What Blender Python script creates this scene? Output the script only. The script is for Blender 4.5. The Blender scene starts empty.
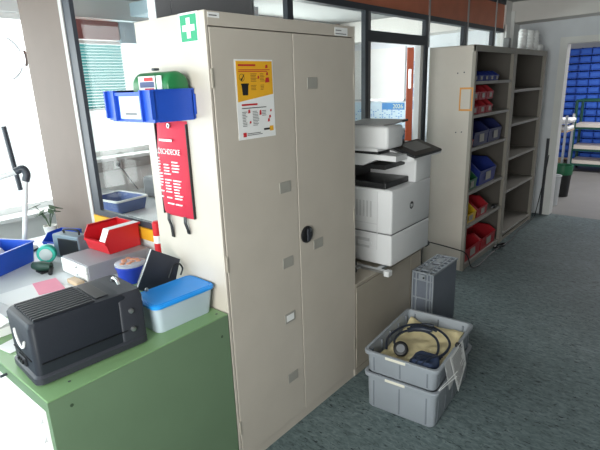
import bpy, bmesh, math, random
from mathutils import Vector, Matrix, Euler, noise as mnoise
random.seed(7)
S = bpy.context.scene
COL = S.collection
PI = math.pi

# ------------------------------------------------------------------ materials
def lin(c):
    return tuple(((v/255)/12.92 if v/255 <= .04045 else ((v/255+.055)/1.055)**2.4) for v in c)
_M = {}
def mat(name, rgb, rough=.5, metal=0., vary=.05, scale=6., bump=0., emit=0., spec=.5, trans=0.):
    if name in _M: return _M[name]
    m = bpy.data.materials.new(name); m.use_nodes = True
    nt = m.node_tree; b = nt.nodes['Principled BSDF']
    c = lin(rgb)
    b.inputs['Roughness'].default_value = rough
    b.inputs['Metallic'].default_value = metal
    b.inputs['Specular IOR Level'].default_value = spec
    if vary > 0:
        tc = nt.nodes.new('ShaderNodeTexCoord'); n = nt.nodes.new('ShaderNodeTexNoise')
        n.inputs['Scale'].default_value = scale; n.inputs['Detail'].default_value = 4
        r = nt.nodes.new('ShaderNodeValToRGB')
        r.color_ramp.elements[0].color = (*[v*(1-vary) for v in c], 1)
        r.color_ramp.elements[1].color = (*[min(1, v*(1+vary)) for v in c], 1)
        r.color_ramp.elements[0].position = .3; r.color_ramp.elements[1].position = .7
        nt.links.new(tc.outputs['Object'], n.inputs['Vector'])
        nt.links.new(n.outputs['Fac'], r.inputs['Fac'])
        nt.links.new(r.outputs['Color'], b.inputs['Base Color'])
    else:
        b.inputs['Base Color'].default_value = (*c, 1)
    if bump:
        tc = nt.nodes.new('ShaderNodeTexCoord'); n = nt.nodes.new('ShaderNodeTexNoise')
        n.inputs['Scale'].default_value = 160; bp = nt.nodes.new('ShaderNodeBump')
        bp.inputs['Strength'].default_value = bump; bp.inputs['Distance'].default_value = .002
        nt.links.new(tc.outputs['Object'], n.inputs['Vector'])
        nt.links.new(n.outputs['Fac'], bp.inputs['Height']); nt.links.new(bp.outputs['Normal'], b.inputs['Normal'])
    if trans:
        t = nt.nodes.new('ShaderNodeBsdfTransparent'); mx = nt.nodes.new('ShaderNodeMixShader')
        t.inputs['Color'].default_value = (*[.5+.5*v for v in c], 1)
        mx.inputs[0].default_value = trans
        o = nt.nodes['Material Output']
        nt.links.new(b.outputs[0], mx.inputs[1]); nt.links.new(t.outputs[0], mx.inputs[2]); nt.links.new(mx.outputs[0], o.inputs[0])
    _M[name] = m
    return m

def glass_mat():
    m = bpy.data.materials.new('window_glass'); m.use_nodes = True; nt = m.node_tree
    nt.nodes.clear()
    o = nt.nodes.new('ShaderNodeOutputMaterial'); t = nt.nodes.new('ShaderNodeBsdfTransparent'); g = nt.nodes.new('ShaderNodeBsdfGlossy')
    g.inputs['Roughness'].default_value = .01; t.inputs['Color'].default_value = (.96, .98, .97, 1)
    f = nt.nodes.new('ShaderNodeFresnel'); f.inputs['IOR'].default_value = 1.45
    mx = nt.nodes.new('ShaderNodeMixShader')
    ge = nt.nodes.new('ShaderNodeNewGeometry'); mr = nt.nodes.new('ShaderNodeMapRange')
    mr.inputs['To Min'].default_value = 1.18; mr.inputs['To Max'].default_value = 1/1.18
    nt.links.new(ge.outputs['Backfacing'], mr.inputs['Value']); nt.links.new(mr.outputs[0], f.inputs['IOR'])
    nt.links.new(f.outputs[0], mx.inputs[0]); nt.links.new(t.outputs[0], mx.inputs[1]); nt.links.new(g.outputs[0], mx.inputs[2]); nt.links.new(mx.outputs[0], o.inputs[0])
    return m
GLASS = glass_mat()

def floor_mat():
    m = bpy.data.materials.new('marbled_linoleum'); m.use_nodes = True; nt = m.node_tree; b = nt.nodes['Principled BSDF']
    tc = nt.nodes.new('ShaderNodeTexCoord')
    def nz(sx, sy, scale, detail, e, pos):
        mp = nt.nodes.new('ShaderNodeMapping'); mp.inputs['Scale'].default_value = (sx, sy, 1)
        n = nt.nodes.new('ShaderNodeTexNoise'); n.inputs['Scale'].default_value = scale; n.inputs['Detail'].default_value = detail; n.inputs['Roughness'].default_value = .65
        n.inputs['Distortion'].default_value = .6
        r = nt.nodes.new('ShaderNodeValToRGB')
        for k, (p_, c_) in enumerate(zip(pos, e)):
            el = r.color_ramp.elements[k] if k < 2 else r.color_ramp.elements.new(p_)
            el.position = p_; el.color = (*lin(c_), 1)
        nt.links.new(tc.outputs['Object'], mp.inputs[0]); nt.links.new(mp.outputs[0], n.inputs['Vector']); nt.links.new(n.outputs['Fac'], r.inputs['Fac'])
        return r
    a = nz(.45, 1.0, 52, 6, [(82, 95, 98), (124, 138, 139)], (.33, .66))
    s = nz(.40, 1.0, 84, 4, [(255, 255, 255), (96, 106, 112)], (.585, .66))
    l = nz(.45, 1.0, 47, 3, [(255, 255, 255), (255, 255, 255)], (.6, .7))
    big = nz(1, 1, 1.2, 3, [(222, 228, 228), (255, 255, 255)], (.35, .65))
    x = nt.nodes.new('ShaderNodeMix'); x.data_type = 'RGBA'; x.blend_type = 'MULTIPLY'; x.inputs[0].default_value = 1
    nt.links.new(a.outputs[0], x.inputs[6]); nt.links.new(s.outputs[0], x.inputs[7])
    y = nt.nodes.new('ShaderNodeMix'); y.data_type = 'RGBA'; y.blend_type = 'MULTIPLY'; y.inputs[0].default_value = 1
    nt.links.new(x.outputs[2], y.inputs[6]); nt.links.new(big.outputs[0], y.inputs[7])
    nt.links.new(y.outputs[2], b.inputs['Base Color'])
    b.inputs['Roughness'].default_value = .55; b.inputs['Specular IOR Level'].default_value = .22
    return m

CREAM = mat('cream_enamel', (198, 189, 178), .42, vary=.03)
CREAMD = mat('cream_enamel_edge', (176, 169, 157), .45, vary=.03)
SHELFG = mat('shelf_grey_enamel', (150, 144, 134), .5)
SHELFD = mat('shelf_cream_shaded', (96, 90, 84), .55)  # dark copy of the cream; shade inside the shelves is in the colour
WHITE = mat('white_paint', (236, 236, 234), .6, vary=.02)
WALLC = mat('wall_plaster', (226, 229, 234), .7, vary=.03)
CEIL = mat('ceiling_plaster', (150, 150, 149), .8, vary=.02)
POST = mat('beige_pillar_paint', (120, 105, 96), .65, vary=.03)
DARKF = mat('dark_grey_frame', (62, 66, 74), .45)
GREYP = mat('grey_panel', (126, 126, 130), .5)
BROWN = mat('red_brown_panel', (208, 122, 90), .5, vary=.08)
ORANGE = mat('orange_door_enamel', (214, 92, 48), .45)
YELLOW = mat('yellow_sill', (240, 178, 40), .5)
SILVER = mat('brushed_aluminium', (190, 192, 194), .3, .9)
GREEN = mat('green_enamel', (108, 132, 104), .42, vary=.03)
GREENT = mat('green_enamel_lit_top', (130, 166, 118), .4, vary=.03)  # lit copy of the green; light falling on the top is in the colour
BLUE = mat('blue_plastic', (36, 84, 196), .38)
BLUEL = mat('bright_blue_lid', (34, 150, 240), .35)
RED2 = mat('deep_red_plastic', (168, 22, 36), .45)
BLUE2 = mat('deep_blue_plastic', (18, 44, 134), .45)
NAVY = mat('navy_plastic', (15, 28, 88), .4)
RED = mat('red_plastic', (205, 30, 40), .4)
REDF = mat('red_fabric', (198, 40, 66), .65, bump=.3)
YELP = mat('yellow_plastic', (222, 180, 30), .4)
GREENP = mat('green_plastic', (20, 98, 62), .4)
BLACK = mat('black_plastic', (24, 24, 27), .4)
DARK = mat('anthracite_plastic', (33, 37, 46), .5, bump=.15)
DARK2 = mat('anthracite_trim', (50, 52, 60), .5)
DARK3 = mat('black_grille', (34, 36, 42), .5)
GREYC = mat('grey_crate_plastic', (150, 156, 164), .45)
GREYD = mat('dark_grey_crate', (112, 118, 130), .5)
PRW = mat('printer_white', (222, 222, 224), .4, vary=.02)
PRG = mat('printer_grey', (150, 150, 152), .45)
PAPER = mat('white_paper', (240, 240, 240), .7, vary=.02)
PRV = mat('printer_vent', (196, 196, 198), .5)
LABEL = mat('label_grey', (160, 157, 150), .5)
INK = mat('black_ink', (30, 30, 32), .6)
INKG = mat('grey_ink', (120, 120, 122), .6)
INKR = mat('red_ink', (196, 40, 48), .6)
PINK = mat('pink_paper', (238, 150, 172), .7)
TEAL = mat('teal_plastic', (60, 190, 170), .4)
SIGNG = mat('sign_green', (40, 158, 112), .5, vary=.02)
CLOTH = mat('yellow_cloth', (240, 224, 178), .85, vary=.08, scale=14, bump=.4)
HOSE = mat('dark_blue_rubber', (34, 42, 58), .45)
CUFF = mat('blue_nylon', (48, 62, 92), .7, bump=.4)
TRANSL = mat('translucent_plastic', (205, 220, 230), .3, vary=.02, trans=.25)
CLEAR = mat('clear_lid', (225, 228, 235), .2, vary=.1, scale=30, trans=.35)
TEALG = mat('trolley_green', (20, 74, 66), .4)
WOOD = mat('pale_wood', (205, 178, 148), .6, vary=.1, scale=12)
BLIND = mat('aqua_blind', (62, 168, 168), .5)
SKYB = mat('pale_blue_panel', (196, 214, 224), .6)
DESK = mat('pale_grey_laminate', (214, 216, 218), .5, vary=.02)
LEAF = mat('leaf_green', (70, 92, 66), .6)
LBLUE = mat('chart_blue', (178, 205, 228), .6)
PBLUE = mat('planner_blue', (66, 136, 200), .6)
TAPEO = mat('orange_tape', (214, 150, 74), .6)

# ------------------------------------------------------------------ object helpers
ROOTM = {}
def tag(o, label=None, cat=None, group=None, kind=None):
    if label: o['label'] = label
    if cat: o['category'] = cat
    if group: o['group'] = group
    if kind: o['kind'] = kind
    return o
def thing(name, label, cat, loc=(0, 0, 0), rz=0., group=None):
    o = bpy.data.objects.new(name, None); COL.objects.link(o)
    o.location = loc; o.rotation_euler = (0, 0, rz); o.empty_display_size = .05
    ROOTM[o.name] = Matrix.Translation(loc) @ Matrix.Rotation(rz, 4, 'Z')
    return tag(o, label, cat, group)
def rootm(o):
    while o.parent: o = o.parent
    return ROOTM.get(o.name, Matrix.Identity(4))
def srect(cx, cy, w, d, r, z, n=5):
    pts = []
    r = min(r, w/2-1e-4, d/2-1e-4)
    for (sx, sy, a0) in ((1, 1, 0), (-1, 1, PI/2), (-1, -1, PI), (1, -1, 1.5*PI)):
        for k in range(n+1):
            a = a0+PI/2*k/n
            pts.append((cx+sx*(w/2-r)+r*math.cos(a), cy+sy*(d/2-r)+r*math.sin(a), z))
    return pts

class MB:
    def __init__(s): s.bm = bmesh.new()
    def _xf(s, vs, M):
        if M is not None:
            for v in vs: v.co = M @ v.co
    def box(s, x0, x1, y0, y1, z0, z1, bev=0., M=None, seg=2):
        r = bmesh.ops.create_cube(s.bm, size=1.)
        vs = r['verts']
        for v in vs:
            v.co = Vector(((x0+x1)/2+v.co.x*(x1-x0), (y0+y1)/2+v.co.y*(y1-y0), (z0+z1)/2+v.co.z*(z1-z0)))
        if bev:
            es = list({e for v in vs for e in v.link_edges})
            r2 = bmesh.ops.bevel(s.bm, geom=es, offset=bev, segments=seg, affect='EDGES', profile=.5)
            vs = list({v for f in r2['faces'] for v in f.verts} | {v for v in vs if v.is_valid})
        s._xf(vs, M); return s
    def prism(s, poly, axis, a, b, M=None):
        """poly of 2-D points extruded along axis ('x': pts=(y,z), 'y': pts=(x,z), 'z': pts=(x,y))"""
        def P(p, t):
            return {'x': (t, p[0], p[1]), 'y': (p[0], t, p[1]), 'z': (p[0], p[1], t)}[axis]
        A = [s.bm.verts.new(P(p, a)) for p in poly]; B = [s.bm.verts.new(P(p, b)) for p in poly]
        n = len(poly)
        s.bm.faces.new(A); s.bm.faces.new(B[::-1])
        for i in range(n): s.bm.faces.new((A[i], B[i], B[(i+1) % n], A[(i+1) % n]))
        s._xf(A+B, M); return s
    def loft(s, rings, cap0=True, cap1=True, M=None):
        R = [[s.bm.verts.new(p) for p in r] for r in rings]
        n = len(R[0])
        for a, b in zip(R, R[1:]):
            for i in range(n): s.bm.faces.new((a[i], a[(i+1) % n], b[(i+1) % n], b[i]))
        if cap0: s.bm.faces.new(R[0][::-1])
        if cap1: s.bm.faces.new(R[-1])
        s._xf([v for r in R for v in r], M); return s
    def lathe(s, prof, c=(0, 0, 0), axis='z', n=24, M=None, cap0=True, cap1=True):
        rings = []
        for r, t in prof:
            ring = []
            for k in range(n):
                a = 2*PI*k/n; u, v = r*math.cos(a), r*math.sin(a)
                p = {'z': (u, v, t), 'x': (t, u, v), 'y': (v, t, u)}[axis]
                ring.append((p[0]+c[0], p[1]+c[1], p[2]+c[2]))
            rings.append(ring)
        return s.loft(rings, cap0, cap1, M)
    def cyl(s, r, a, b, n=16):
        return s.tube([a, b], r, n)
    def tube(s, pts, r, n=10, closed=False):
        pts = [Vector(p) for p in pts]; rings = []; up = None
        m = len(pts)
        for i, p in enumerate(pts):
            if closed: t = pts[(i+1) % m]-pts[i-1]
            else: t = pts[min(i+1, m-1)]-pts[max(i-1, 0)]
            t.normalize()
            if up is None:
                up = Vector((0, 0, 1)) if abs(t.z) < .9 else Vector((1, 0, 0))
            sd = t.cross(up)
            if sd.length < 1e-6: sd = t.orthogonal()
            sd.normalize(); up = sd.cross(t).normalized()
            rr = r[i] if isinstance(r, (list, tuple)) else r
            rings.append([tuple(p+sd*rr*math.cos(2*PI*k/n)+up*rr*math.sin(2*PI*k/n)) for k in range(n)])
        if closed: rings.append(rings[0]); return s.loft(rings, False, False)
        return s.loft(rings)
    def quad(s, *p):
        s.bm.faces.new([s.bm.verts.new(q) for q in p]); return s
    def build(s, name, m, parent=None, smooth=False, local=False, kind=None):
        bm = s.bm
        bmesh.ops.remove_doubles(bm, verts=bm.verts, dist=1e-6)
        bmesh.ops.recalc_face_normals(bm, faces=bm.faces)
        M = Matrix.Identity(4)
        if parent is not None:
            if not local: M = rootm(parent).inverted()
            bm.transform(M); loc = (0, 0, 0)
        else:
            xs = [v.co for v in bm.verts]
            loc = Vector(((min(c.x for c in xs)+max(c.x for c in xs))/2, (min(c.y for c in xs)+max(c.y for c in xs))/2, min(c.z for c in xs)))
            bm.transform(Matrix.Translation(-loc))
        me = bpy.data.meshes.new(name); bm.to_mesh(me); bm.free()
        me.materials.append(m)
        if smooth:
            for p in me.polygons: p.use_smooth = True
            try: me.set_sharp_from_angle(angle=math.radians(38))
            except Exception: pass
        o = bpy.data.objects.new(name, me); COL.objects.link(o); o.location = loc
        if parent is not None: o.parent = parent
        else: ROOTM[o.name] = Matrix.Translation(loc)
        if kind: o['kind'] = kind
        return o
def spline(pts, n=8):
    P = [Vector(p) for p in pts]; P = [P[0]*2-P[1]]+P+[P[-1]*2-P[-2]]; out = []
    for i in range(1, len(P)-2):
        for k in range(n):
            t = k/n; a, b, c, d = P[i-1:i+3]
            out.append(.5*((2*b)+(c-a)*t+(2*a-5*b+4*c-d)*t*t+(3*b-a-3*c+d)*t**3))
    out.append(P[-2]); return out
def dup(root, loc, rz=None, label=None, group=None):
    r = root.copy(); COL.objects.link(r); r.location = loc
    if rz is not None: r.rotation_euler = (0, 0, rz)
    if label: r['label'] = label
    if group: r['group'] = group
    def rec(o, n):
        for ch in list(o.children):
            c = ch.copy(); COL.objects.link(c); c.parent = n; rec(ch, c)
    rec(root, r)
    return r
def text(name, body, size, m, M, parent=None, ext=.0004, sx=1., align='CENTER'):
    cu = bpy.data.curves.new(name, 'FONT'); cu.body = body; cu.size = size; cu.extrude = ext
    cu.align_x = align; cu.align_y = 'CENTER'
    ob = bpy.data.objects.new(name, cu); COL.objects.link(ob)
    bpy.context.view_layer.update()
    me = bpy.data.meshes.new_from_object(ob.evaluated_get(bpy.context.evaluated_depsgraph_get()))
    bpy.data.objects.remove(ob); bpy.data.curves.remove(cu)
    mb = MB(); mb.bm.from_mesh(me); bpy.data.meshes.remove(me)
    mb.bm.transform(M @ Matrix.Diagonal((sx, 1, 1, 1)))
    return mb.build(name, m, parent)
def frameM(o, x, y):
    """matrix with local x,y along given world vectors at origin o"""
    x = Vector(x).normalized(); y = Vector(y); y = (y-x*y.dot(x)).normalized(); z = x.cross(y)
    M = Matrix((x, y, z)).transposed().to_4x4(); M.translation = Vector(o); return M
def FX(y, z, x=0.0):   # on a plane facing +x: text runs along +y
    return frameM((x, y, z), (0, 1, 0), (0, 0, 1))
def FY(x, z, y=0.0):   # on a plane facing -y: text runs along +x
    return frameM((x, y, z), (1, 0, 0), (0, 0, 1))
def struct(mb, name, m, parent=None, smooth=False):
    o = mb.build(name, m, parent, smooth)
    if parent is None: o['kind'] = 'structure'
    return o

# ------------------------------------------------------------------ camera
F, YAW, PITCH, ROLL, CX, CY, CZ = 486.5663, .7043, .2822, -.0355, 1.4199, -1.1964, 1.6905
cy_, sy_, cp_, sp_ = math.cos(YAW), math.sin(YAW), math.cos(PITCH), math.sin(PITCH)
fw = Vector((-sy_*cp_, cy_*cp_, -sp_)); rt = Vector((cy_, sy_, 0)); up = rt.cross(fw)
r2 = math.cos(ROLL)*rt+math.sin(ROLL)*up; u2 = -math.sin(ROLL)*rt+math.cos(ROLL)*up
cam = bpy.data.cameras.new('camera'); co = bpy.data.objects.new('camera', cam); COL.objects.link(co)
Mc = Matrix((r2, u2, -fw)).transposed().to_4x4(); Mc.translation = (CX, CY, CZ); co.matrix_world = Mc
cam.sensor_fit = 'HORIZONTAL'; cam.sensor_width = 36; cam.lens = F/600*36; cam.clip_start = .02
S.camera = co

# ------------------------------------------------------------------ the room shell
XW, YL, YE, XF, ZC = -.56, .20, 5.33, -3.0, 2.47
XR, YB, YD = 3.4, -2.3, 10.2
struct(MB().box(XF-.2, XR+.2, YB-.2, YE+.07, -.1, 0), 'floor', floor_mat())
struct(MB().box(XF-.2, XR+.2, YE+.07, YD+.2, -.1, 0), 'floor_store', mat('pale_screed', (128, 126, 124), .6, vary=.06, scale=3))
struct(MB().box(XF-.2, XR+.2, YB-.2, YD+.2, 2.5, 2.6), 'ceiling', CEIL)
# outer facade (left), with its windows
mb = MB()
mb.box(XF-.15, XF, YB, .80, 0, .72); mb.box(XF-.15, XF, .80, YE, 0, 1.09)
mb.box(XF-.15, XF, YB, YE, 2.32, 2.5)
for a, b, z0 in ((YB, -2.25, .72), (-1.35, -1.2, .72), (.70, .98, .72), (2.55, 2.75, 1.09), (4.5, YE, 1.09)):
    mb.box(XF-.15, XF, a, b, z0, 2.32)
struct(mb, 'wall_left', WHITE)
def facade_window(n, y0, y1, z0, z1):
    w = MB()
    for a, b, c, d in ((y0, y0+.05, z0, z1), (y1-.05, y1, z0, z1), (y0, y1, z0, z0+.05), (y0, y1, z1-.05, z1)):
        w.box(XF-.10, XF-.04, a, b, c, d)
    ym = (y0+y1)/2
    w.box(XF-.10, XF-.04, ym-.03, ym+.03, z0, z1)
    o = struct(w, 'window_%d' % n, WHITE)
    MB().box(XF-.075, XF-.07, y0+.04, y1-.04, z0+.04, z1-.04).build('pane', GLASS, o)
    if n == 2: MB().tube([(XF-.03, .385, .905), (XF-.03, .351, 1.44)], .020, 10).build('dark_handle_bar', DARKF, o, True)
    MB().box(XF, XF+.16, y0-.03, y1+.03, z0-.03, z0).build('sill', WHITE, o)
facade_window(1, -2.25, -1.35, .72, 2.32); facade_window(2, -1.2, .70, .72, 2.32)
facade_window(3, .98, 2.55, 1.09, 2.32); facade_window(4, 2.75, 4.5, 1.09, 2.32)
# back, right and end walls
mb = MB()
for a, b in ((XF, -2.6), (-.4, .25), (2.15, XR+.15)): mb.box(a, b, YB-.15, YB, 0, 2.5)
for a, b in ((.25, 2.15), (-2.6, -.4)): mb.box(a, b, YB-.15, YB, 0, .8); mb.box(a, b, YB-.15, YB, 2.2, 2.5)
struct(mb, 'wall_back', WALLC)
struct(MB().box(XR, XR+.15, YB, YE, 0, 2.5), 'wall_right', mat('wall_taupe', (120, 116, 112), .7))
for n, (a, b) in enumerate(((.25, 2.15), (-2.6, -.4))):
    w = MB()
    for q in ((a, a+.06, .8, 2.2), (b-.06, b, .8, 2.2), (a, b, .8, .86), (a, b, 2.14, 2.2)): w.box(q[0], q[1], YB-.1, YB-.04, q[2], q[3])
    o = struct(w, 'window_%d' % (13+n), WHITE)
    MB().box(a+.05, b-.05, YB-.075, YB-.07, .85, 2.15).build('pane', GLASS, o)
# end wall with a doorway into the store room
DX0, DX1, DZ = -.035, 1.15, 2.06
mb = MB(); mb.box(XF, DX0, YE, YE+.14, 0, 2.5); mb.box(DX1, XR+.15, YE, YE+.14, 0, 2.5); mb.box(DX0, DX1, YE, YE+.14, DZ, 2.5)
struct(mb, 'wall_end', WALLC)
mb = MB()
mb.box(DX0-.05, DX0+.03, YE-.012, YE+.15, 0, DZ+.04); mb.box(DX1-.03, DX1+.05, YE-.012, YE+.15, 0, DZ+.04); mb.box(DX0+.03, DX1-.03, YE-.012, YE+.15, DZ-.03, DZ+.04)
struct(mb, 'door_1', WHITE)
struct(MB().box(-.115, -.085, YE-.035, YE-.001, .0, .95), 'trim_1', mat('dark_bumper', (58, 60, 66), .5))
mb = MB(); mb.prism([(XW-2.4, 2.225), (2.2, 2.34), (2.2, 2.5), (XW-2.4, 2.5)], 'y', 5.0, YE)
struct(mb, 'trim_2', mat('beam_plaster', (228, 224, 220), .7, vary=.02))
# store room
mb = MB(); mb.box(-1.6, 3.5, YD, YD+.1, 0, 2.5); struct(mb, 'wall_store_end', WALLC)
struct(MB().box(-1.7, -1.6, YE+.14, YD, 0, 2.5), 'wall_store_left', WALLC)
struct(MB().box(2.4, 2.5, YE+.14, YD, 0, 2.5), 'wall_store_right', WALLC)

# glazed partition along the back of the cabinets  (plane x = XW)
T0, T1 = XW-.06, XW
mb = MB(); mb.box(T0, T1, .80, 1.99, 0, .95); mb.box(T0, T1, 2.84, 4.8, 0, .95)
struct(mb, 'wall_partition', WALLC)
struct(MB().box(T0-.01, T1+.01, 4.8, YE, 0, 2.5), 'wall_partition_end', WHITE)
struct(MB().box(T0, T1, .285, .80, 0, 2.5), 'trim_3', GREYP)
struct(MB().box(-.5655, -.56, .20, .281, 0, 2.5), 'trim_4', GREYP)
mb = MB(); mb.box(T0+.01, T1-.01, .80, 4.8, 2.2, 2.455); struct(mb, 'trim_5', BROWN)
mb = MB()
for a, b in ((1.085, 1.135), (1.91, 1.95), (2.845, 2.90), (3.655, 3.725), (4.43, 4.49)): mb.box(T1-.03, T1+.005, a, b, 0.95 if a not in (1.91, 2.845) else 0, 2.2)
mb.box(T0, T1+.006, .80, 4.78, 2.165, 2.205); mb.box(T0, T1+.006, .8, 4.8, 2.455, 2.5)
mb.box(T1-.03, T1+.004, 1.9505, 2.8445, 1.965, 2.04)
mb.box(T0, T1+.004, .80, 1.91, .95, 1.0); mb.box(T0, T1+.004, 2.90, 4.78, .95, 1.0)
struct(mb, 'trim_6', DARKF)
struct(MB().box(T1-.03, T1+.003, 1.9505, 1.9845, 0, 1.9645), 'trim_14', GREYP)
struct(MB().box(T1-.03, T1+.003, 1.9505, 1.985, 2.0405, 2.1645), 'trim_15', GREYP)
struct(MB().box(T0, T1+.004, .80, .815, 0.95, 2.165), 'trim_7', SILVER)
mb = MB()
for y in (2.90, 3.735, 4.50): mb.box(T1, T1+.012, y-.008, y+.008, 1.95, 2.5)
struct(mb, 'trim_8', SILVER)
mb = MB(); mb.box(T1, T1+.03, 4.80, 4.90, 1.2, 2.25); mb.box(T1+.002, T1+.05, 4.98, 5.0, 1.2, 2.4)
struct(mb, 'trim_9', WHITE)
for n, (a, b, z0, z1) in enumerate(((.815, 1.085, 1.0, 2.165), (1.135, 1.91, 1.0, 2.165), (1.985, 2.845, 2.04, 2.165), (2.90, 3.655, 1.0, 2.165), (3.725, 4.43, 1.0, 2.165), (4.49, 4.78, 1.0, 2.165))):
    o = struct(MB().box(T0+.027, T0+.033, a, b, z0, z1), 'window_%d' % (6+n), GLASS)
# door frame and the door leaf standing open behind the partition
mb = MB(); mb.box(T0, T1-.01, 2.79, 2.845, 0, 1.965); mb.box(T0, T1-.035, 1.985, 2.01, 0, 1.9645)
struct(mb, 'door_2', WHITE)
ang = math.radians(117)
ML = Matrix.Translation((T0-.035, 2.775, 0)) @ Matrix.Rotation(ang, 4, 'Z')
o = struct(MB().box(0.0, .80, -.028, .028, .01, 1.955, .003, M=ML), 'door_3', ORANGE)
MB().box(-.002, .001, -.012, .012, 1.62, 1.78, M=ML).build('latch_plate', SILVER, o)

# glazed wall at left (plane y = YL) with the beige pillar
struct(MB().box(-1.98, -1.44, YL, YL+.05, 0, 2.5), 'wall_pillar', POST)
struct(MB().box(-1.44, -1.405, YL-.012, YL+.05, .79, 2.5), 'trim_10', mat('pale_trim', (196, 192, 188), .5))
mb = MB(); mb.box(-1.405, -1.325, YL-.006, YL+.018, .97, 2.5)
mb.box(-1.3248, -.6225, YL-.006, YL+.018, .972, 1.006)
struct(mb, 'trim_11', DARKF)
struct(MB().box(-1.40, -.6225, YL-.015, YL+.06, .9055, .9695), 'trim_12', YELLOW)
struct(MB().box(-1.41, -.62, YL, YL+.06, 0, .905), 'wall_glazed', WHITE)
struct(MB().box(-.622, -.566, YL, YL+.06, 0, 2.5), 'trim_13', WHITE)
struct(MB().box(-1.39, -.6225, YL+.020, YL+.026, .99, 2.5), 'window_12', GLASS)

# ------------------------------------------------------------------ back room, seen through the glass
bl = thing('window_blind', 'aqua slatted blind lowered over the window behind the left glass', 'blind', (XF+.03, 1.27, 1.52))
mb = MB()
for k in range(22):
    z = 1.535+k*.0255
    mb.quad((XF+.02, 1.01, z), (XF+.045, 1.01, z+.020), (XF+.045, 1.46, z+.020), (XF+.02, 1.46, z))
mb.build('slats', BLIND, bl)
MB().box(XF+.015, XF+.055, 1.01, 1.46, 2.095, 2.125).build('headrail', WHITE, bl)
MB().box(XF+.02, XF+.045, 1.01, 1.46, 1.52, 1.532).build('bottom_rail', WHITE, bl)
tag(MB().box(XF+.01, XF+.09, .95, 1.43, 2.135, 2.29).build('fascia_board', mat('maroon_board', (150, 90, 86), .6)), 'dull red board above the aqua blind', 'board')
tag(MB().box(XF+.01, XF+.10, 1.44, 1.78, 2.11, 2.29).build('wall_panel', SKYB), 'pale blue panel right of the dull red board above the blind', 'panel')
tag(MB().box(XF+.20, XF+.75, 1.5, 2.6, 2.33, 2.44).build('ceiling_duct', SKYB), 'pale blue boxed duct under the ceiling beyond the left glass', 'duct')
lp = thing('ceiling_light', 'grey perforated ceiling panel beyond the top of the left glass', 'ceiling panel', (-2.2, .8, 2.44))
MB().box(-2.75, -1.9, .75, 1.3, 2.445, 2.475).build('housing', GREYP, lp)
mb = MB()
for i in range(8):
    for j in range(8): mb.box(-2.68+i*.09, -2.63+i*.09, .79+j*.06, .82+j*.06, 2.44, 2.447)
mb.build('louvre', WHITE, lp)
ch = thing('cable_channel', 'grey cable channel along the wall under the window sill', 'cable channel', (XF+.03, 1.5, 1.0))
MB().box(XF+.001, XF+.04, .85, 2.6, .95, 1.05).build('duct_cover', mat('channel_grey', (172, 168, 164), .5), ch)
so = MB().box(XF+.04, XF+.052, 1.22, 1.30, .965, 1.04, .004).build('socket', WHITE, ch)
MB().lathe([(.022, XF+.049), (.022, XF+.054)], (0, 1.26, 1.0), 'x', 16).build('socket_hole', mat('socket_grey', (150, 150, 150), .5), so)
MB().tube(spline([(XF+.055, 1.26, .99), (XF+.10, 1.29, .93), (XF+.09, 1.36, .82), (XF+.12, 1.40, .74)]), .006, 8).build('cord', INKG, ch)
tb = thing('side_table', 'grey table behind the left glass carrying a blue crate', 'table', (-2.25, 1.2, 0))
MB().box(-2.9, -1.5, .62, 1.75, .70, .735).build('tabletop', DESK, tb)
for x in (-2.85, -1.55):
    for y in (.67, 1.7): MB().box(x-.02, x+.02, y-.02, y+.02, 0, .70).build('leg', PRG, tb)
def tray_mb(mb, cx, cy, z0, h, wb, db, wt, dt, r=.02, t=.006, rim=0.):
    rings = [srect(cx, cy, wb, db, r, z0), srect(cx, cy, wt, dt, r*1.2, z0+h-rim)]
    if rim: rings += [srect(cx, cy, wt+2*rim*.8, dt+2*rim*.8, r*1.4, z0+h-rim), srect(cx, cy, wt+2*rim*.8, dt+2*rim*.8, r*1.4, z0+h)]
    else: rings += [srect(cx, cy, wt, dt, r*1.2, z0+h)]
    rings += [srect(cx, cy, wt-2*t, dt-2*t, r, z0+h), srect(cx, cy, wb-2*t, db-2*t, r, z0+t)]
    mb.loft(rings); return mb
bc = thing('blue_crate', 'slate blue open crate with pale rim on the table behind the left glass', 'crate', (-2.3, .86, .735), .1)
tray_mb(MB(), 0, 0, .001, .105, .34, .26, .38, .30, .02, .01).build('crate_body', mat('slate_blue', (84, 104, 158), .5), bc, local=True)
mb = MB(); mb.loft([srect(0, 0, .395, .315, .03, .098), srect(0, 0, .395, .315, .03, .112), srect(0, 0, .36, .28, .02, .112), srect(0, 0, .36, .28, .02, .098), srect(0, 0, .395, .315, .03, .098)], False, False)
mb.build('rim', WHITE, bc, local=True)
tag(MB().box(-2.78, -2.52, .80, 1.0, .736, .84, .02).build('grey_case', PRG), 'small grey case on the table left of the slate blue crate', 'case')
tag(MB().box(-2.55, -2.25, 1.25, 1.5, .736, .93, .03).build('dark_equipment', GREYP), 'grey equipment box behind the slate blue crate', 'equipment')
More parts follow.
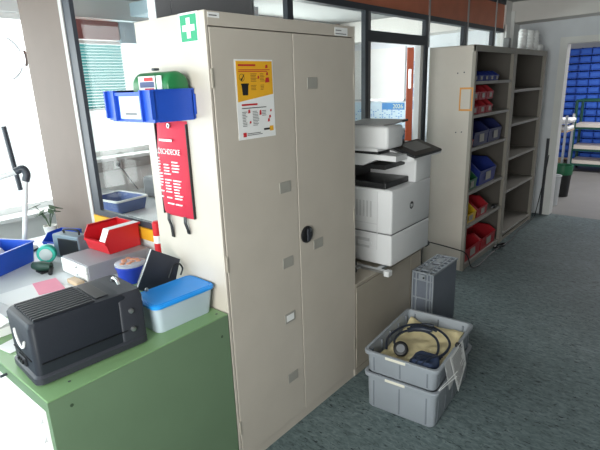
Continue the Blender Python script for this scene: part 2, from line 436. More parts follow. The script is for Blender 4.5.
# wall charts and planner on the end wall of the back room
pl = thing('wall_planner', 'pale blue year planner headed 2026 on the wall beyond the glass door', 'planner', (-2.5, YE, .75))
MB().box(-2.96, -2.045, YE-.006, YE-.001, .74, 1.385).build('sheet', mat('planner_sheet', (206, 226, 238), .6), pl)
mb = MB()
for i in range(22):
    for j in range(24):
        if random.random() < .42: mb.box(-2.94+i*.039, -2.915+i*.039, YE-.0075, YE-.006, .76+j*.022, .772+j*.022)
mb.build('printed_dates', mat('date_blue', (110, 160, 210), .6), pl)
MB().box(-2.43, -2.06, YE-.009, YE-.006, 1.28, 1.375).build('header', PBLUE, pl)
text('year_print', '2026', .085, mat('year_ink', (225, 232, 190), .6), FY(-2.165, 1.325, YE-.0095), pl)
wb = thing('whiteboard', 'blank whiteboard above the year planner', 'whiteboard', (-2.5, YE, 1.4))
MB().box(-2.92, -2.06, YE-.02, YE-.001, 1.43, 2.14).build('board', WHITE, wb)
MB().box(-2.93, -2.06, YE-.05, YE-.001, 1.405, 1.43).build('pen_tray', SILVER, wb)
def chart(z):
    c = thing('wall_chart', '', 'chart', (-1.955, YE, z), 0)
    MB().box(-.09, .09, -.005, -.001, 0, .16).build('sheet', PAPER, c, local=True)
    mb = MB()
    for i in range(4):
        for j in range(7): mb.box(-.078+i*.04, -.045+i*.04, -.0065, -.005, .02+j*.018, .031+j*.018)
    mb.build('printed_table', mat('table_blue', (110, 145, 195), .6), c, local=True)
    return c
c0 = chart(1.80)
for k in range(4):
    c = c0 if k == 0 else dup(c0, (-1.955, YE, 1.80-k*.178))
    c['label'] = ['topmost', 'second from top', 'third from top', 'lowest'][k]+' of the four printed charts left of the orange door edge'
    c['group'] = 'printed charts on the far wall'
fo = thing('blue_poster', 'narrow blue poster on the far wall left of the year planner', 'poster', (-2.95, 4.85, 1.4))
MB().box(XF-.002, XF+.006, 4.72, 4.93, 1.43, 1.72).build('sheet', mat('poster_blue', (70, 110, 190), .6), fo)
MB().box(XF+.006, XF+.008, 4.74, 4.91, 1.46, 1.50).build('title_bar', PAPER, fo)
nb = thing('dark_cabinet', 'dark teal bin below the charts beyond the glass door', 'bin', (-2.0, 5.1, 0))
tray_mb(MB(), -2.0, 5.1, 0, 1.0, .22, .22, .24, .24, .02, .01).build('bin_body', mat('dark_teal', (20, 66, 92), .5), nb)
MB().box(-2.125, -1.875, 4.975, 5.225, 1.0, 1.03, .008).build('bin_lid', BLACK, nb)
# things at the bright window, left edge
lampd = thing('curved_bracket', 'curved silver bracket at the bright window beyond the beige pillar', 'bracket', (XF, .40, 1.8))
LC = (.40, 1.965)
def arcring(r_, x_, w_=1.): return [(XF+x_, LC[0]+r_*math.cos(t_), LC[1]+r_*math.sin(t_)) for t_ in [math.radians(-64+124*k/24) for k in range(25)]]
mb = MB()
A_, B_, C_, D_ = arcring(.172, .0), arcring(.180, .0), arcring(.180, .012), arcring(.172, .012)
for k in range(24): mb.loft([[A_[k], B_[k], C_[k], D_[k]], [A_[k+1], B_[k+1], C_[k+1], D_[k+1]]])
mb.build('rim', mat('pale_steel', (188, 192, 196), .4), lampd)
mb = MB()
A_, B_, C_, D_ = arcring(.158, .012), arcring(.179, .012), arcring(.179, .11), arcring(.158, .11)
for k in range(8, 16): mb.loft([[A_[k], B_[k], C_[k], D_[k]], [A_[k+1], B_[k+1], C_[k+1], D_[k+1]]])
mb.build('band', SILVER, lampd)
MB().box(XF-.04, XF+.012, LC[0]+.176, LC[0]+.215, LC[1]-.04, LC[1]+.04, .004).build('clip', SILVER, lampd)

# ------------------------------------------------------------------ tall cabinet
tc = thing('tall_cabinet', 'tall cream metal two-door cabinet with round black lock', 'cabinet', (-.217, .47, 0))
W_, D_, H_ = .94, .435, 1.95
mb = MB(); z0 = .0
mb.box(-D_, -D_+.004, .003, W_-.003, 0, H_-.002); mb.box(-D_, -.0, 0, .012, 0, H_, .002); mb.box(-D_, -.0, W_-.012, W_, 0, H_, .002)
mb.box(-D_, 0, .012, W_-.012, H_-.05, H_-.001, .002); mb.box(-D_, -.004, .012, W_-.012, 0, .05)
mb.box(-D_, -.02, .012, W_-.012, .05, .06)
mb.build('carcass', CREAM, tc)
for nm, a, b in (('l', .0155, .4655), ('r', .4695, .9255)):
    MB().box(-.018, .001, a, b, .052, 1.896, .0025).build('door', CREAM, tc)
for y, zs in ((.0135, (1.72, 1.0, .22)), (.9275, (1.70, 1.0, .22))):
    for z in zs: MB().box(-.002, .0045, y-.005, y+.005, z-.035, z+.035, .002).build('hinge', CREAMD, tc)
lk = MB().lathe([(.041, .001), (.041, .008), (.036, .012), (.002, .013)], (0, .519, .998), 'x', 32).build('lock', BLACK, tc, True)
MB().box(.012, .02, .507, .531, .965, 1.03, .005).build('lock_handle', DARK2, lk)
MB().lathe([(.012, .012), (.012, .0165), (.001, .017)], (0, .53, 1.018), 'x', 16).build('keyhole', SILVER, lk)
for k, (y, z) in enumerate(((.593, 1.692), (.381, 1.253), (.608, .929), (.379, .899), (.376, .619), (.38, .294))):
    h = MB().box(.001, .0035, y-.036, y+.036, z-.025, z+.025, .001).build('label_holder', LABEL, tc)
    if k == 4: MB().box(.0035, .0045, y-.026, y+.026, z-.016, z+.016).build('paper_slip', PAPER, h)
for y0, y1, za, zb in ((.014, .068, 1.926, 1.944), (.772, .876, 1.902, 1.938)):
    st = MB().box(0, .0012, y0, y1, za, zb).build('sticker', PAPER, tc)
    mb = MB(); n = 2 if y1 > .5 else 1
    for q in range(n): mb.box(.0012, .0017, y0+.006, y1-.012-.04*q*(n-1), za+.006+q*.015, za+.010+q*.015)
    mb.build('small_print', INKG, st)

# collection-guide poster on the left door
po = thing('poster', 'yellow and white waste sorting poster taped to the cabinet door', 'poster', (0, .23, 1.49))
X = .0022
mb = MB(); mb.box(.0013, X, .124, .335, 1.485, 1.788); mb.build('sheet', PAPER, po)
mb = MB(); mb.prism([(.131, 1.630), (.330, 1.655), (.330, 1.782), (.131, 1.782)], 'x', X, X+.0005); mb.build('yellow_panel', YELLOW, po)
P1 = X+.0006
def bars(rows, m, nm):
    mb = MB()
    for y0, y1, z, h in rows: mb.box(P1, P1+.0004, y0, y1, z, z+h)
    mb.build(nm, m, po)
bars([(.142, .235, 1.763, .007), (.142, .315, 1.748, .003), (.142, .30, 1.742, .003)], INKR, 'heading_print')
rows = []
for c, (ya, yb) in enumerate(((.205, .24), (.258, .285), (.205, .235), (.258, .28))):
    for j in range(6 if c < 2 else 4):
        rows.append((ya, yb-random.random()*.008, (1.733 if c < 2 else 1.69)-j*.0055, .0022))
bars(rows, mat('ochre_ink', (150, 96, 40), .6), 'list_print')
bars([(.148, .235, 1.615, .007)], INKR, 'lower_heading_print'); bars([(.148, .285, 1.604, .003)], INK, 'lower_line_print')
rows = []
for c, (ya, yb, n) in enumerate(((.148, .175, 10), (.205, .24, 10), (.258, .285, 4))):
    for j in range(n): rows.append((ya, yb-random.random()*.01, 1.590-j*.006, .0025))
bars(rows, INKG, 'lower_list_print')
bars([(.170, .245, 1.505, .003), (.170, .255, 1.499, .003)], INKG, 'foot_print')
MB().box(P1, P1+.0004, .147, .165, 1.495, 1.512).build('code_mark', INKR, po)
b_ = MB(); b_.prism([(.158, 1.655), (.186, 1.655), (.190, 1.693), (.154, 1.693)], 'x', P1, P1+.0005); b_.box(P1, P1+.0006, .152, .193, 1.693, 1.699); b_.build('bin_picture', INK, po)
b_ = MB(); b_.prism([(.150, 1.715), (.156, 1.708), (.172, 1.731), (.169, 1.733), (.157, 1.716), (.153, 1.720)], 'x', P1, P1+.0005)
b_.loft([[(P1+.0002, .158+r_*math.cos(2*PI*k/24), 1.721+r_*math.sin(2*PI*k/24)) for k in range(24)] for r_ in (.014, .0125)], False, False); b_.build('tick_mark', INK, po)
mb = MB()
for y, z, w, h in ((.285, 1.70, .026, .02), (.293, 1.728, .012, .012), (.29, 1.755, .014, .014), (.18, 1.585, .012, .015), (.185, 1.545, .01, .01), (.243, 1.575, .012, .02), (.298, 1.56, .012, .012), (.29, 1.545, .012, .014), (.306, 1.585, .01, .01), (.243, 1.715, .01, .012)):
    mb.prism([(y, z), (y+w, z+.002), (y+w*.9, z+h), (y+w*.2, z+h*.95)], 'x', P1, P1+.0005)
mb.build('item_pictures', INKR, po)
MB().box(P1, P1+.0004, .265, .300, 1.513, 1.521).build('logo_mark', INK, po)
MB().box(P1, P1+.0004, .300, .322, 1.508, 1.528).build('logo_panel', YELLOW, po)

# first-aid sign on the side
sg = thing('first_aid_sign', 'green sign with white cross near the top of the cabinet side', 'sign', (-.09, 0, 1.845))
MB().box(-.143, -.036, -.0018, -.0004, 1.845, 1.950).build('border', PAPER, sg)
MB().box(-.136, -.043, -.0024, -.0018, 1.852, 1.943).build('green_field', SIGNG, sg)
cxx, czz, a_, b_ = -.0895, 1.8975, .0105, .0345
MB().prism([(cxx+p*1, czz+q) for p, q in ((-a_, -b_), (a_, -b_), (a_, -a_), (b_, -a_), (b_, a_), (a_, a_), (a_, b_), (-a_, b_), (-a_, a_), (-b_, a_), (-b_, -a_), (-a_, -a_))], 'y', -.0032, -.0022).build('white_cross', PAPER, sg)

# fire blanket pouch on the side
fb = thing('fire_blanket', 'red fire blanket pouch hanging by two black straps on cabinet side', 'fire blanket', (-.255, 0, 1.17))
mb = MB(); rings = []
for z, d in ((1.17, .010), (1.19, .026), (1.30, .034), (1.45, .028), (1.54, .014), (1.566, .008)):
    xa, xb = -.358+.0*(z-1.17), -.155+(z-1.17)*.008
    ring = [(xa, -.002, z), (xa+.012, -d*.6, z), (xa+.04, -d, z), (xb-.04, -d, z), (xb-.012, -d*.6, z), (xb, -.002, z)]
    rings.append(ring)
mb.loft(rings); mb.build('pouch', REDF, fb, True)
MB().box(-.155, -.151, -.012, -.0005, 1.172, 1.555).build('edging', BLACK, fb); MB().box(-.361, -.357, -.012, -.0005, 1.172, 1.555).build('edging', BLACK, fb)
for x, z in ((-.318, 1.068), (-.205, 1.10)):
    mb = MB(); pts = [(x-.006, -.012, 1.18), (x-.002, -.018, 1.15), (x+.004, -.012, 1.12), (x, -.006, z)]
    for a, b in zip(pts, pts[1:]): mb.loft([[(p[0]-.009, p[1]-.0015, p[2]), (p[0]+.009, p[1]-.0015, p[2]), (p[0]+.009, p[1]+.0015, p[2]), (p[0]-.009, p[1]+.0015, p[2])] for p in (a, b)])
    mb.build('strap', BLACK, fb)
mb = MB(); mb.lathe([(.010, -.020), (.010, -.023), (.005, -.023), (.005, -.020)], (-.25, 0, 1.548), 'y', 20); mb.build('eyelet', SILVER, fb, True)
text('word_print', 'LÖSCHDECKE', .031, PAPER, FY(-.256, 1.445, -.0325), fb, sx=.82)
mb = MB(); mb.box(-.305, -.22, -.0335, -.032, 1.487, 1.496)
for j in range(16):
    z = 1.415-j*.0125
    for xa, xb in ((-.335, -.30), (-.29, -.245), (-.235, -.185)):
        if random.random() < .8: mb.box(xa, xb-random.random()*.018, -.0358+abs(j-7)*.0001, -.0295, z, z+.005)
mb.build('instruction_print', PAPER, fb)

# ------------------------------------------------------------------ storage bins (open-fronted)
def bin_parts(name, w, d, h, m, lip=.55, labelm=PAPER, t=.003, label_frac=.5, root=None):
    """open bin; local frame: front faces -y at y=0, back at y=d, centred in x, base z=0"""
    mb = MB()
    hw = w/2
    mb.box(-hw*.94, hw*.94, .02*d, d, .0, .004)
    mb.box(-hw, hw, d-t, d, 0, h)
    for sx in (-1, 1):
        x0, x1 = sorted((sx*hw, sx*(hw-t)))
        mb.prism([(.03*d, 0), (d, 0), (d, h), (.30*d, h), (0, h*lip), (0, h*lip*.8)], 'x', x0, x1)
        x0, x1 = sorted((sx*(hw+.004), sx*(hw-t)))
        mb.box(x0, x1, .30*d, d, h-.006, h)
    mb.prism([(.03*d, 0), (.03*d+t, 0), (t, h*lip), (-.004, h*lip), (-.004, h*lip*.85), (0, h*lip*.8)], 'x', -hw, hw)
    b = mb.build('bin_body', m, root, local=True)
    lw = w*label_frac/2
    l = MB().box(-lw, lw, -.006, -.0035, h*lip*.25, h*lip*.82, M=None).build('label', labelm, root, local=True)
    return root
# big blue bin hung on the cabinet side
bb = thing('blue_hanging_bin', 'blue plastic bin hooked on the side of the tall cabinet', 'bin', (-.240, -.185, 1.575))
Wb, Db, Hb = .30, .175, .113
mb = MB(); t = .004
mb.box(-Wb/2+.012, Wb/2-.012, .006, Db, 0, .005)
mb.box(-Wb/2, Wb/2, Db-t, Db+.006, .003, Hb)
for sx in (-1, 1):
    a, b = sorted((sx*Wb/2, sx*(Wb/2-t)))
    mb.prism([(.004, .01), (.02, 0), (Db, 0), (Db, Hb), (0, Hb)], 'x', a, b)
    a, b = sorted((sx*(Wb/2+.006), sx*(Wb/2-t)))
    mb.box(a, b, 0, Db, Hb-.006, Hb+.001)
    a, b = sorted((sx*(Wb/2), sx*(Wb/2-.062)))
    mb.prism([(a, .004), (b, .004), (b, Hb), (a, Hb)], 'y', 0.0, t+.002)
    mb.box(sx*(Wb/2-.062)-.004, sx*(Wb/2-.062)+.004, -.012, .004, .004, Hb)
    mb.box(sx*(Wb/2)-.004, sx*(Wb/2)+.004, -.012, .004, .012, Hb)
mb.box(-Wb/2+.06, Wb/2-.06, .004, .008, .004, Hb-.014)
mb.box(-Wb/2+.06, Wb/2-.06, -.008, .006, Hb-.018, Hb-.006)
mb.box(-.10, .155, Db+.0, Db+.0085, .02, Hb-.02)
mb.build('bin_body', BLUE, bb, local=True)
l = MB().box(-.07, .07, .001, .004, .012, Hb-.02).build('label', mat('pale_aqua_label', (205, 232, 240), .5), bb, local=True)
MB().box(-.035, .04, .0002, .001, .026, .034).build('label_print', INKG, l, local=True)
# green first aid case lying in it
fa = thing('first_aid_case', 'green rounded first aid case lying in the hung blue bin', 'case', (-.205, -.068, 1.5815))
mb = MB(); rings = []
def rring(x, s=1.):
    return [(x, -.045+y_*s, .075+z_*s) for y_, z_ in [(.09-.055+.055*math.cos(a)-.0, .0+.055+.0) for a in ()]]
prof = srect(.0, .0, .10, .168, .048, 0, 6)
for x, s in ((-.112, .86), (-.108, .95), (-.10, 1), (.10, 1), (.108, .95), (.112, .86)):
    rings.append([(x, px*s, .085+py*s) for px, py, _ in prof])
mb.loft(rings); mb.build('shell', mat('first_aid_green', (36, 122, 70), .4), fa, True, local=True)
mb = MB(); mb.box(-.06, .045, -.053, -.0495, .075, .155, .001); mb.box(.055, .085, -.0535, -.0495, .07, .155, .001)
mb.build('white_label', PAPER, fa, local=True)
mb = MB(); mb.box(-.05, .04, -.0545, -.053, .115, .135); mb.build('label_band', mat('label_navy', (60, 76, 120), .5), fa, local=True)
mb = MB(); mb.box(-.02, .035, -.0548, -.053, .137, .150); mb.box(-.02, .035, -.0548, -.053, .095, .112); mb.build('red_mark', INKR, fa, local=True)
MB().box(-.03, -.01, -.012, .012, .175, .184, .003).build('clasp', DARKF, fa, local=True)

# ------------------------------------------------------------------ green tool cabinet + desk
gc = thing('green_drawer_cabinet', 'green metal cabinet with white drawers in the left foreground', 'cabinet', (-.37, -.37, 0))
G = .7916; GX0, GX1, GY0, GY1 = -.745, 0.0, -.735, -.006
mb = MB(); mb.box(GX1-.02, GX1, GY0, GY1, 0, G-.006); mb.box(GX0, GX0+.02, GY0, GY1, 0, G-.006); mb.box(GX0+.0205, GX1-.0205, GY1-.02, GY1-.001, 0, G-.006)
mb.box(GX0+.0205, GX1-.0205, GY0, GY0+.02, G-.045, G-.006)
mb.box(GX0+.0205, GX1-.0205, GY0+.03, GY1-.021, 0, .06); mb.box(GX0+.02, GX1-.02, GY0+.025, GY1-.02, .06, G-.03)
mb.box(GX1-.034, GX1-.0205, GY0+.0025, GY0+.03, .06, G-.0285)
mb.build('carcass', GREEN, gc)
MB().box(GX0, GX1, GY0, GY1, G-.0058, G, .002).build('top', GREENT, gc)
z = G-.047; DH = .0715
for k in range(10):
    a, b = z-DH+.004, z
    d = MB().box(GX0+.03, GX1-.036, GY0-.001, GY0+.024, a, b, .003).build('drawer', WHITE, gc)
    mb = MB(); mb.prism([(GY0-.001, a+.014), (GY0-.012, a+.014), (GY0-.001, a+.036)], 'x', GX1-.078, GX1-.060)
    mb.build('drawer_pull', PRV, d)
    MB().box(GX0+.12, GX1-.2, GY0-.006, GY0-.001, b-.016, b-.006).build('drawer_label_rail', PAPER, d)
    z -= DH
for x, y in ((-.065, -.575), (-.035, -.16)):
    pass
mb = MB(); mb.lathe([(.006, -.002), (.006, .0005)], (0, -.667, .742), 'x', 12); mb.build('screw_hole', mat('hole_green', (60, 80, 58), .5), gc)
MB().lathe([(.006, -.002), (.006, .0005)], (0, -.045, .704), 'x', 12).build('screw_hole', mat('hole_green', (60, 80, 58), .5), gc)
MB().lathe([(.005, G-.002), (.005, G+.0006)], (-.035, -.035, 0), 'z', 12).build('top_hole', DARKF, gc)
mb = MB(); mb.lathe([(.005, G-.002), (.005, G+.0006)], (-.055, -.64, 0), 'z', 12); mb.build('top_hole', DARKF, gc)
mb = MB(); mb.lathe([(.005, -.02), (.005, .0015)], (-.32, GY0-.002, .765), 'y', 12); mb.build('lock_plug', DARKF, gc)
dk = thing('desk', 'pale desk under the window left of the green cabinet', 'desk', (-1.3, -.3, 0))
MB().prism([(-1.85, -.735), (-.747, -.735), (-.747, .002), (-.445, .002), (-.445, YL-.02), (-1.85, YL-.02)], 'z', G-.03, G).build('desktop', DESK, dk)
for x in (-1.8, -.80):
    for y in (-.69, .12): MB().box(x-.02, x+.02, y-.02, y+.02, 0, G-.03).build('leg', PRG, dk)

# anthracite appliance with ribbed lid
ap = thing('ribbed_appliance', 'anthracite box appliance with ribbed top on the green cabinet', 'appliance', (-.195, -.49, G+.001))
AX, AY, ang = -.195, -.519, math.radians(-4.0)
ap.rotation_euler = (0, 0, ang); ap.location = (AX, AY, G+.001); ROOTM[ap.name] = Matrix.Translation((AX, AY, G+.001)) @ Matrix.Rotation(ang, 4, 'Z')
w, d = .225, .380
MB().loft([srect(0, 0, w-.01, d-.01, .022, 0), srect(0, 0, w+.012, d+.012, .025, .006), srect(0, 0, w+.012, d+.012, .025, .026), srect(0, 0, w-.004, d-.004, .022, .034)]).build('base', DARK2, ap, True, local=True)
MB().loft([srect(0, -.025, w-.006, d-.055, .020, .034), srect(0, -.025, w, d-.05, .022, .200), srect(0, -.025, w-.016, d-.066, .02, .212), srect(0, -.025, w-.05, d-.10, .02, .214)]).build('body', DARK, ap, True, local=True)
MB().loft([srect(0, d/2-.045, w+.004, .095, .012, .034), srect(0, d/2-.045, w+.004, .095, .012, .188), srect(0, d/2-.042, w-.02, .08, .012, .2135)]).build('end_section', DARK2, ap, True, local=True)
mb = MB()
for k in range(10): mb.box(-.092+k*.0192, -.092+k*.0192+.012, -.165, .03, .208, .2195, .002)
mb.build('rib', DARK3, ap, local=True)
MB().box(-.08, .08, .04, .085, .2065, .2175, .002).build('rib_plate', BLACK, ap, local=True)
mb = MB(); mb.box(w/2-.001, w/2+.004, -d/2+.02, d/2-.07, .073, .076); mb.box(-w/2-.004, -w/2+.001, -d/2+.02, d/2-.07, .073, .076); mb.box(-w/2+.03, w/2-.03, -d/2-.0025, -d/2+.004, .080, .083)
mb.build('seam', BLACK, ap, local=True)
arc = [(.012+.042*math.cos(a), -d/2-.0015, .155+.046*math.sin(a)) for a in [PI*.95+k*PI*.95/14 for k in range(15)]]
MB().tube(arc, .0045, 8).build('smile_mark', PAPER, ap, True, local=True)
pn = MB().box(-.035, .03, -d/2-.006, -d/2+.004, .042, .072, .003).build('control_panel', DARK3, ap, local=True)
for x in (-.022, -.002, .016): MB().lathe([(.007, -d/2-.012), (.007, -d/2-.005)], (x, 0, .057), 'y', 12).build('knob', BLACK, pn, local=True)
for z in (.145, .075):
    MB().lathe([(.009, w/2+.001), (.009, w/2+.009), (.004, w/2+.011)], (0, d/2-.05, z), 'x', 14).build('latch_screw', SILVER, ap, True, local=True)
mb = MB(); mb.tube(spline([(-.04, d/2-.035, .212), (-.03, d/2-.035, .226), (.0, d/2-.035, .228), (.015, d/2-.035, .212)], 5), .006, 8); mb.build('latch', SILVER, ap, True, local=True)

# light blue container
cn = thing('food_container', 'translucent box with bright blue lid beside the tall cabinet', 'container', (-.165, -.145, G+.001), 0)
ct, rw = (-.146, -.152), math.radians(-2)
cn.location = (ct[0], ct[1], G+.001); cn.rotation_euler = (0, 0, rw); ROOTM[cn.name] = Matrix.Translation(cn.location) @ Matrix.Rotation(rw, 4, 'Z')
tray_mb(MB(), 0, 0, 0, .108, .14, .25, .170, .276, .025, .003).build('tub', TRANSL, cn, True, local=True)
MB().loft([srect(0, 0, .178, .284, .03, .105), srect(0, 0, .183, .289, .03, .108), srect(0, 0, .183, .289, .03, .116), srect(0, 0, .173, .279, .027, .121), srect(0, 0, .160, .266, .024, .119), srect(0, 0, .155, .261, .024, .122)]).build('lid', BLUEL, cn, True, local=True)
# dark tilted flap with wire loop, standing behind the container
fl = thing('tilted_black_panel', 'thin black panel leaning between the blue-lidded box and the drawer box', 'panel', (-.36, -.10, G))
M = frameM((-.345, -.195, .875), (0.02, .125, .205-.03), (0, 1, -.62))
def lerp(a, b, t): return Vector(a)*(1-t)+Vector(b)*t
A, B, Cc, Dd = Vector((-.315, -.216, .893)), Vector((-.315, -.126, 1.046)), Vector((-.285, -.008, .972)), Vector((-.275, -.075, .822))
mb = MB(); off = Vector((-.012, 0, 0))
mb.loft([[A, B, Cc, Dd], [A+off, B+off, Cc+off, Dd+off]]); mb.build('panel', mat('black_panel', (50, 52, 60), .4), fl)
mb = MB(); mb.tube([A+Vector((.002, -.001, 0)), B+Vector((.002, -.001, 0))], .0025, 8); mb.build('bright_edge', PAPER, fl)
mb = MB(); mb.tube(spline([(-.275, -.08, .91), (-.268, -.06, .955), (-.262, -.035, .965), (-.258, -.02, .94), (-.262, -.03, .91)], 6), .004, 8); mb.build('wire_loop', BLACK, fl, True)
mb = MB(); mb.box(-.345, -.272, -.17, -.03, G+.001, .83, .004); mb.build('foot_block', BLACK, fl)
kn = thing('loose_screw', 'small white-tipped screw lying on the blue lid', 'screw', (-.225, -.235, G+.124))
MB().lathe([(.007, 0), (.007, .008), (.004, .012)], (-.222, -.225, G+.1245), 'z', 12).build('screw_head', SILVER, kn, True)
MB().cyl(.003, (-.222, -.225, G+.1285), (-.236, -.216, G+.1285), 8).build('screw_shank', BLACK, kn)

# grey drawer box with red bin
db = thing('grey_drawer_box', 'grey two-drawer box with a red bin on top', 'drawer box', (-.95, -.03, G+.001))
DX = (-1.075, -.805, -.18, .165); DZ1 = .876
mb = MB(); mb.box(DX[0], DX[1], DX[2]+.004, DX[3], G+.001, DZ1, .003); mb.build('housing', mat('lilac_grey_metal', (150, 148, 155), .45), db)
for k in range(2):
    a = G+.006+k*.039
    d_ = MB().box(DX[0]+.006, DX[1]-.006, DX[2]-.006, DX[2]+.003, a, a+.036, .002).build('drawer', WHITE, db)
    MB().lathe([(.005, DX[2]-.014), (.005, DX[2]-.005)], (-.90, 0, a+.018), 'y', 12).build('drawer_knob', SILVER, d_)
rb = thing('red_bin', 'red scoop bin with white strip on top of the grey drawer box', 'bin', (-.975, -.035, DZ1+.001), .05)
w, d, h = .20, .20, .128
mb = MB(); t = .005
mb.box(-w/2+.01, w/2-.01, .02, d, 0, .005); mb.box(-w/2, w/2, d-t, d, 0, h)
for sx in (-1, 1):
    a, b = sorted((sx*w/2, sx*(w/2-t)))
    mb.prism([(.012, 0), (d, 0), (d, h), (.022, h), (-.006, h*.62), (-.002, h*.45)], 'x', a, b)
    a, b = sorted((sx*(w/2+.007), sx*(w/2-t))); mb.box(a, b, .022, d+.006, h-.010, h+.001)
mb.prism([(.012, 0), (.012+t, 0), (.004+t, h*.5), (-.008, h*.5), (-.008, h*.40), (-.002, h*.38)], 'x', -w/2, w/2)
mb.build('bin_body', RED, rb, local=True)
mb = MB(); mb.prism([(.022, h+.0015), (d, h+.0015), (d, h+.0028), (.020, h+.0028), (-.010, h*.55), (-.0085, h*.55)], 'x', w/2-.045, w/2+.004)
mb.build('white_strip', PAPER, rb, local=True)

# blue tub with clear lid
tb = thing('blue_round_tub', 'round blue tub with patterned clear lid beside the grey drawer box', 'tub', (-.62, -.06, G+.001))
MB().lathe([(.058, G+.001), (.068, G+.075), (.072, G+.076), (.072, G+.088)], (-.66, -.035, 0), 'z', 28).build('tub_body', mat('tub_blue', (40, 66, 190), .35), tb, True)
MB().lathe([(.073, G+.086), (.073, G+.094), (.06, G+.10), (.003, G+.102)], (-.66, -.035, 0), 'z', 28).build('tub_lid', CLEAR, tb, True)
mb = MB()
for k in range(9):
    a = k*.7; r_ = .02+.03*((k*37) % 10)/10
    mb.lathe([(.014, G+.098), (.012, G+.104), (.002, G+.105)], (-.66+r_*math.cos(a), -.035+r_*math.sin(a), 0), 'z', 10)
mb.build('sweet_print', mat('peach_print', (214, 150, 120), .6), tb)
# red and white marker post
mk = thing('striped_marker', 'red and white striped post against the white wall', 'marker', (-.66, .13, G))
mb = MB(); zs = [G+.001, .965, 1.005, 1.055]
for k, (m_, a, b) in enumerate(((RED, .895, .945), (PAPER, .945, .985), (RED, .985, 1.05))):
    MB().lathe([(.021, a), (.021, b)], (-.645, .125, 0), 'z', 18).build('band', m_, mk, True)
mk.location = (-.645, .125, G+.001); ROOTM[mk.name] = Matrix.Translation(mk.location)
for c in mk.children: c.data.transform(Matrix.Translation((-.66+.645, .13-.125, -.001)))
MB().lathe([(.045, G+.001), (.045, G+.012), (.024, G+.02), (.022, .897)], (-.645, .125, 0), 'z', 18).build('foot', BLACK, mk, True)
MB().lathe([(.021, 1.05), (.015, 1.058), (.002, 1.06)], (-.645, .125, 0), 'z', 18).build('cap', RED, mk, True)

# radio-like device behind the red bin
rd = thing('portable_radio', 'grey radio with black front and handle behind the red bin', 'radio', (-1.27, -.06, G+.001))
M = Matrix.Translation((-1.25, -.04, G+.001)) @ Matrix.Rotation(.25, 4, 'Z')
MB().box(-.115, .09, -.03, .05, 0, .135, .008, M=M).build('case', mat('blue_grey_case', (120, 136, 148), .5), rd)
MB().box(-.07, .085, -.034, -.029, .01, .115, .003, M=M).build('front_panel', BLACK, rd)
mb = MB(); mb.tube([M @ Vector(p) for p in spline([(-.06, .01, .134), (-.055, .01, .155), (.05, .01, .16), (.06, .01, .134)], 6)], .006, 8); mb.build('handle', BLACK, rd, True)
# teal round thing and dark green plug
tl = thing('teal_tape_dispenser', 'round teal dispenser standing beside the radio', 'dispenser', (-1.29, -.165, G+.001))
mb = MB(); Mt = frameM((-1.29, -.165, G+.051), (.6, .8, 0), (0, 0, 1))
mb.lathe([(.02, -.022), (.046, -.02), (.05, -.012), (.05, .012), (.046, .02), (.02, .022)], (0, 0, 0), 'z', 28, M=Mt); mb.build('disc', TEAL, tl, True)
MB().lathe([(.033, .019), (.033, .024), (.01, .026)], (0, 0, 0), 'z', 20, M=Mt).build('hub', mat('hub_grey', (196, 206, 206), .4), tl, True)
gp = thing('green_tool', 'small dark green hand tool on the desk before the drawer box', 'tool', (-1.15, -.24, G+.001))
MB().tube([(-1.21, -.27, G+.03), (-1.16, -.25, G+.032), (-1.12, -.22, G+.03)], [.02, .028, .02], 12).build('tool_body', mat('tool_green', (34, 62, 52), .5), gp, True)
MB().cyl(.011, (-1.12, -.22, G+.022), (-1.07, -.25, G+.012), 10).build('nozzle', BLACK, gp, True)
MB().box(-1.19, -1.12, -.275, -.215, G+.001, G+.012, .004).build('foot', BLACK, gp)
tag(MB().box(-.90, -.80, -.245, -.205, G+.001, G+.022, .003).build('brown_sponge', WOOD), 'small tan block in front of the drawer box', 'block')

# papers and desk bins at the left
def sheet(name, label, pts, z, m, cat='paper'):
    mb = MB(); mb.prism(pts, 'z', z, z+.002); return tag(mb.build(name, m), label, cat)
sheet('paper_stack', 'stack of white papers lying on the desk behind the anthracite appliance', [(-1.02, -.55), (-.60, -.50), (-.58, -.24), (-.80, -.25), (-1.02, -.30)], G+.0015, PAPER)
sheet('pink_form', 'pink printed form on top of the white papers', [(-1.02, -.36), (-.85, -.40), (-.82, -.29), (-1.0, -.255)], G+.0045, PINK)
sheet('white_form', 'white sheet overlapping the pink form', [(-.83, -.53), (-.62, -.49), (-.60, -.27), (-.80, -.29)], G+.0075, PAPER)
sheet('small_note', 'small white note on the green cabinet top edge', [(-.49, -.705), (-.40, -.69), (-.41, -.63), (-.51, -.64)], G+.0015, PAPER)
wbx = thing('white_carton', 'folded white carton at the left edge of the green cabinet', 'carton', (-.60, -.63, G+.001))
MB().box(-.73, -.56, -.71, -.62, G+.001, G+.035, .003).build('carton_body', PAPER, wbx)
mb = MB(); mb.prism([(-.70, G+.035), (-.62, G+.055), (-.618, G+.052), (-.69, G+.034)], 'x', -.73, -.56); mb.build('flap', PAPER, wbx)
tag(MB().loft([srect(-.86, -.64, .10, .12, .05, G+.0105, 8), srect(-.86, -.64, .12, .13, .06, G+.05, 8), srect(-.86, -.64, .06, .07, .03, G+.08, 8)]).build('cloth_bundle', mat('slate_cloth', (120, 130, 160), .8), None, True), 'slate blue cloth bundle behind the white carton at left edge', 'cloth')
b2 = thing('blue_desk_bin', 'blue rectangular tray on the desk at the far left', 'tray', (-1.40, -.41, G+.001), .45)
tray_mb(MB(), 0, 0, 0, .115, .22, .36, .24, .385, .012, .005, .006).build('tray_body', BLUE, b2, local=True)
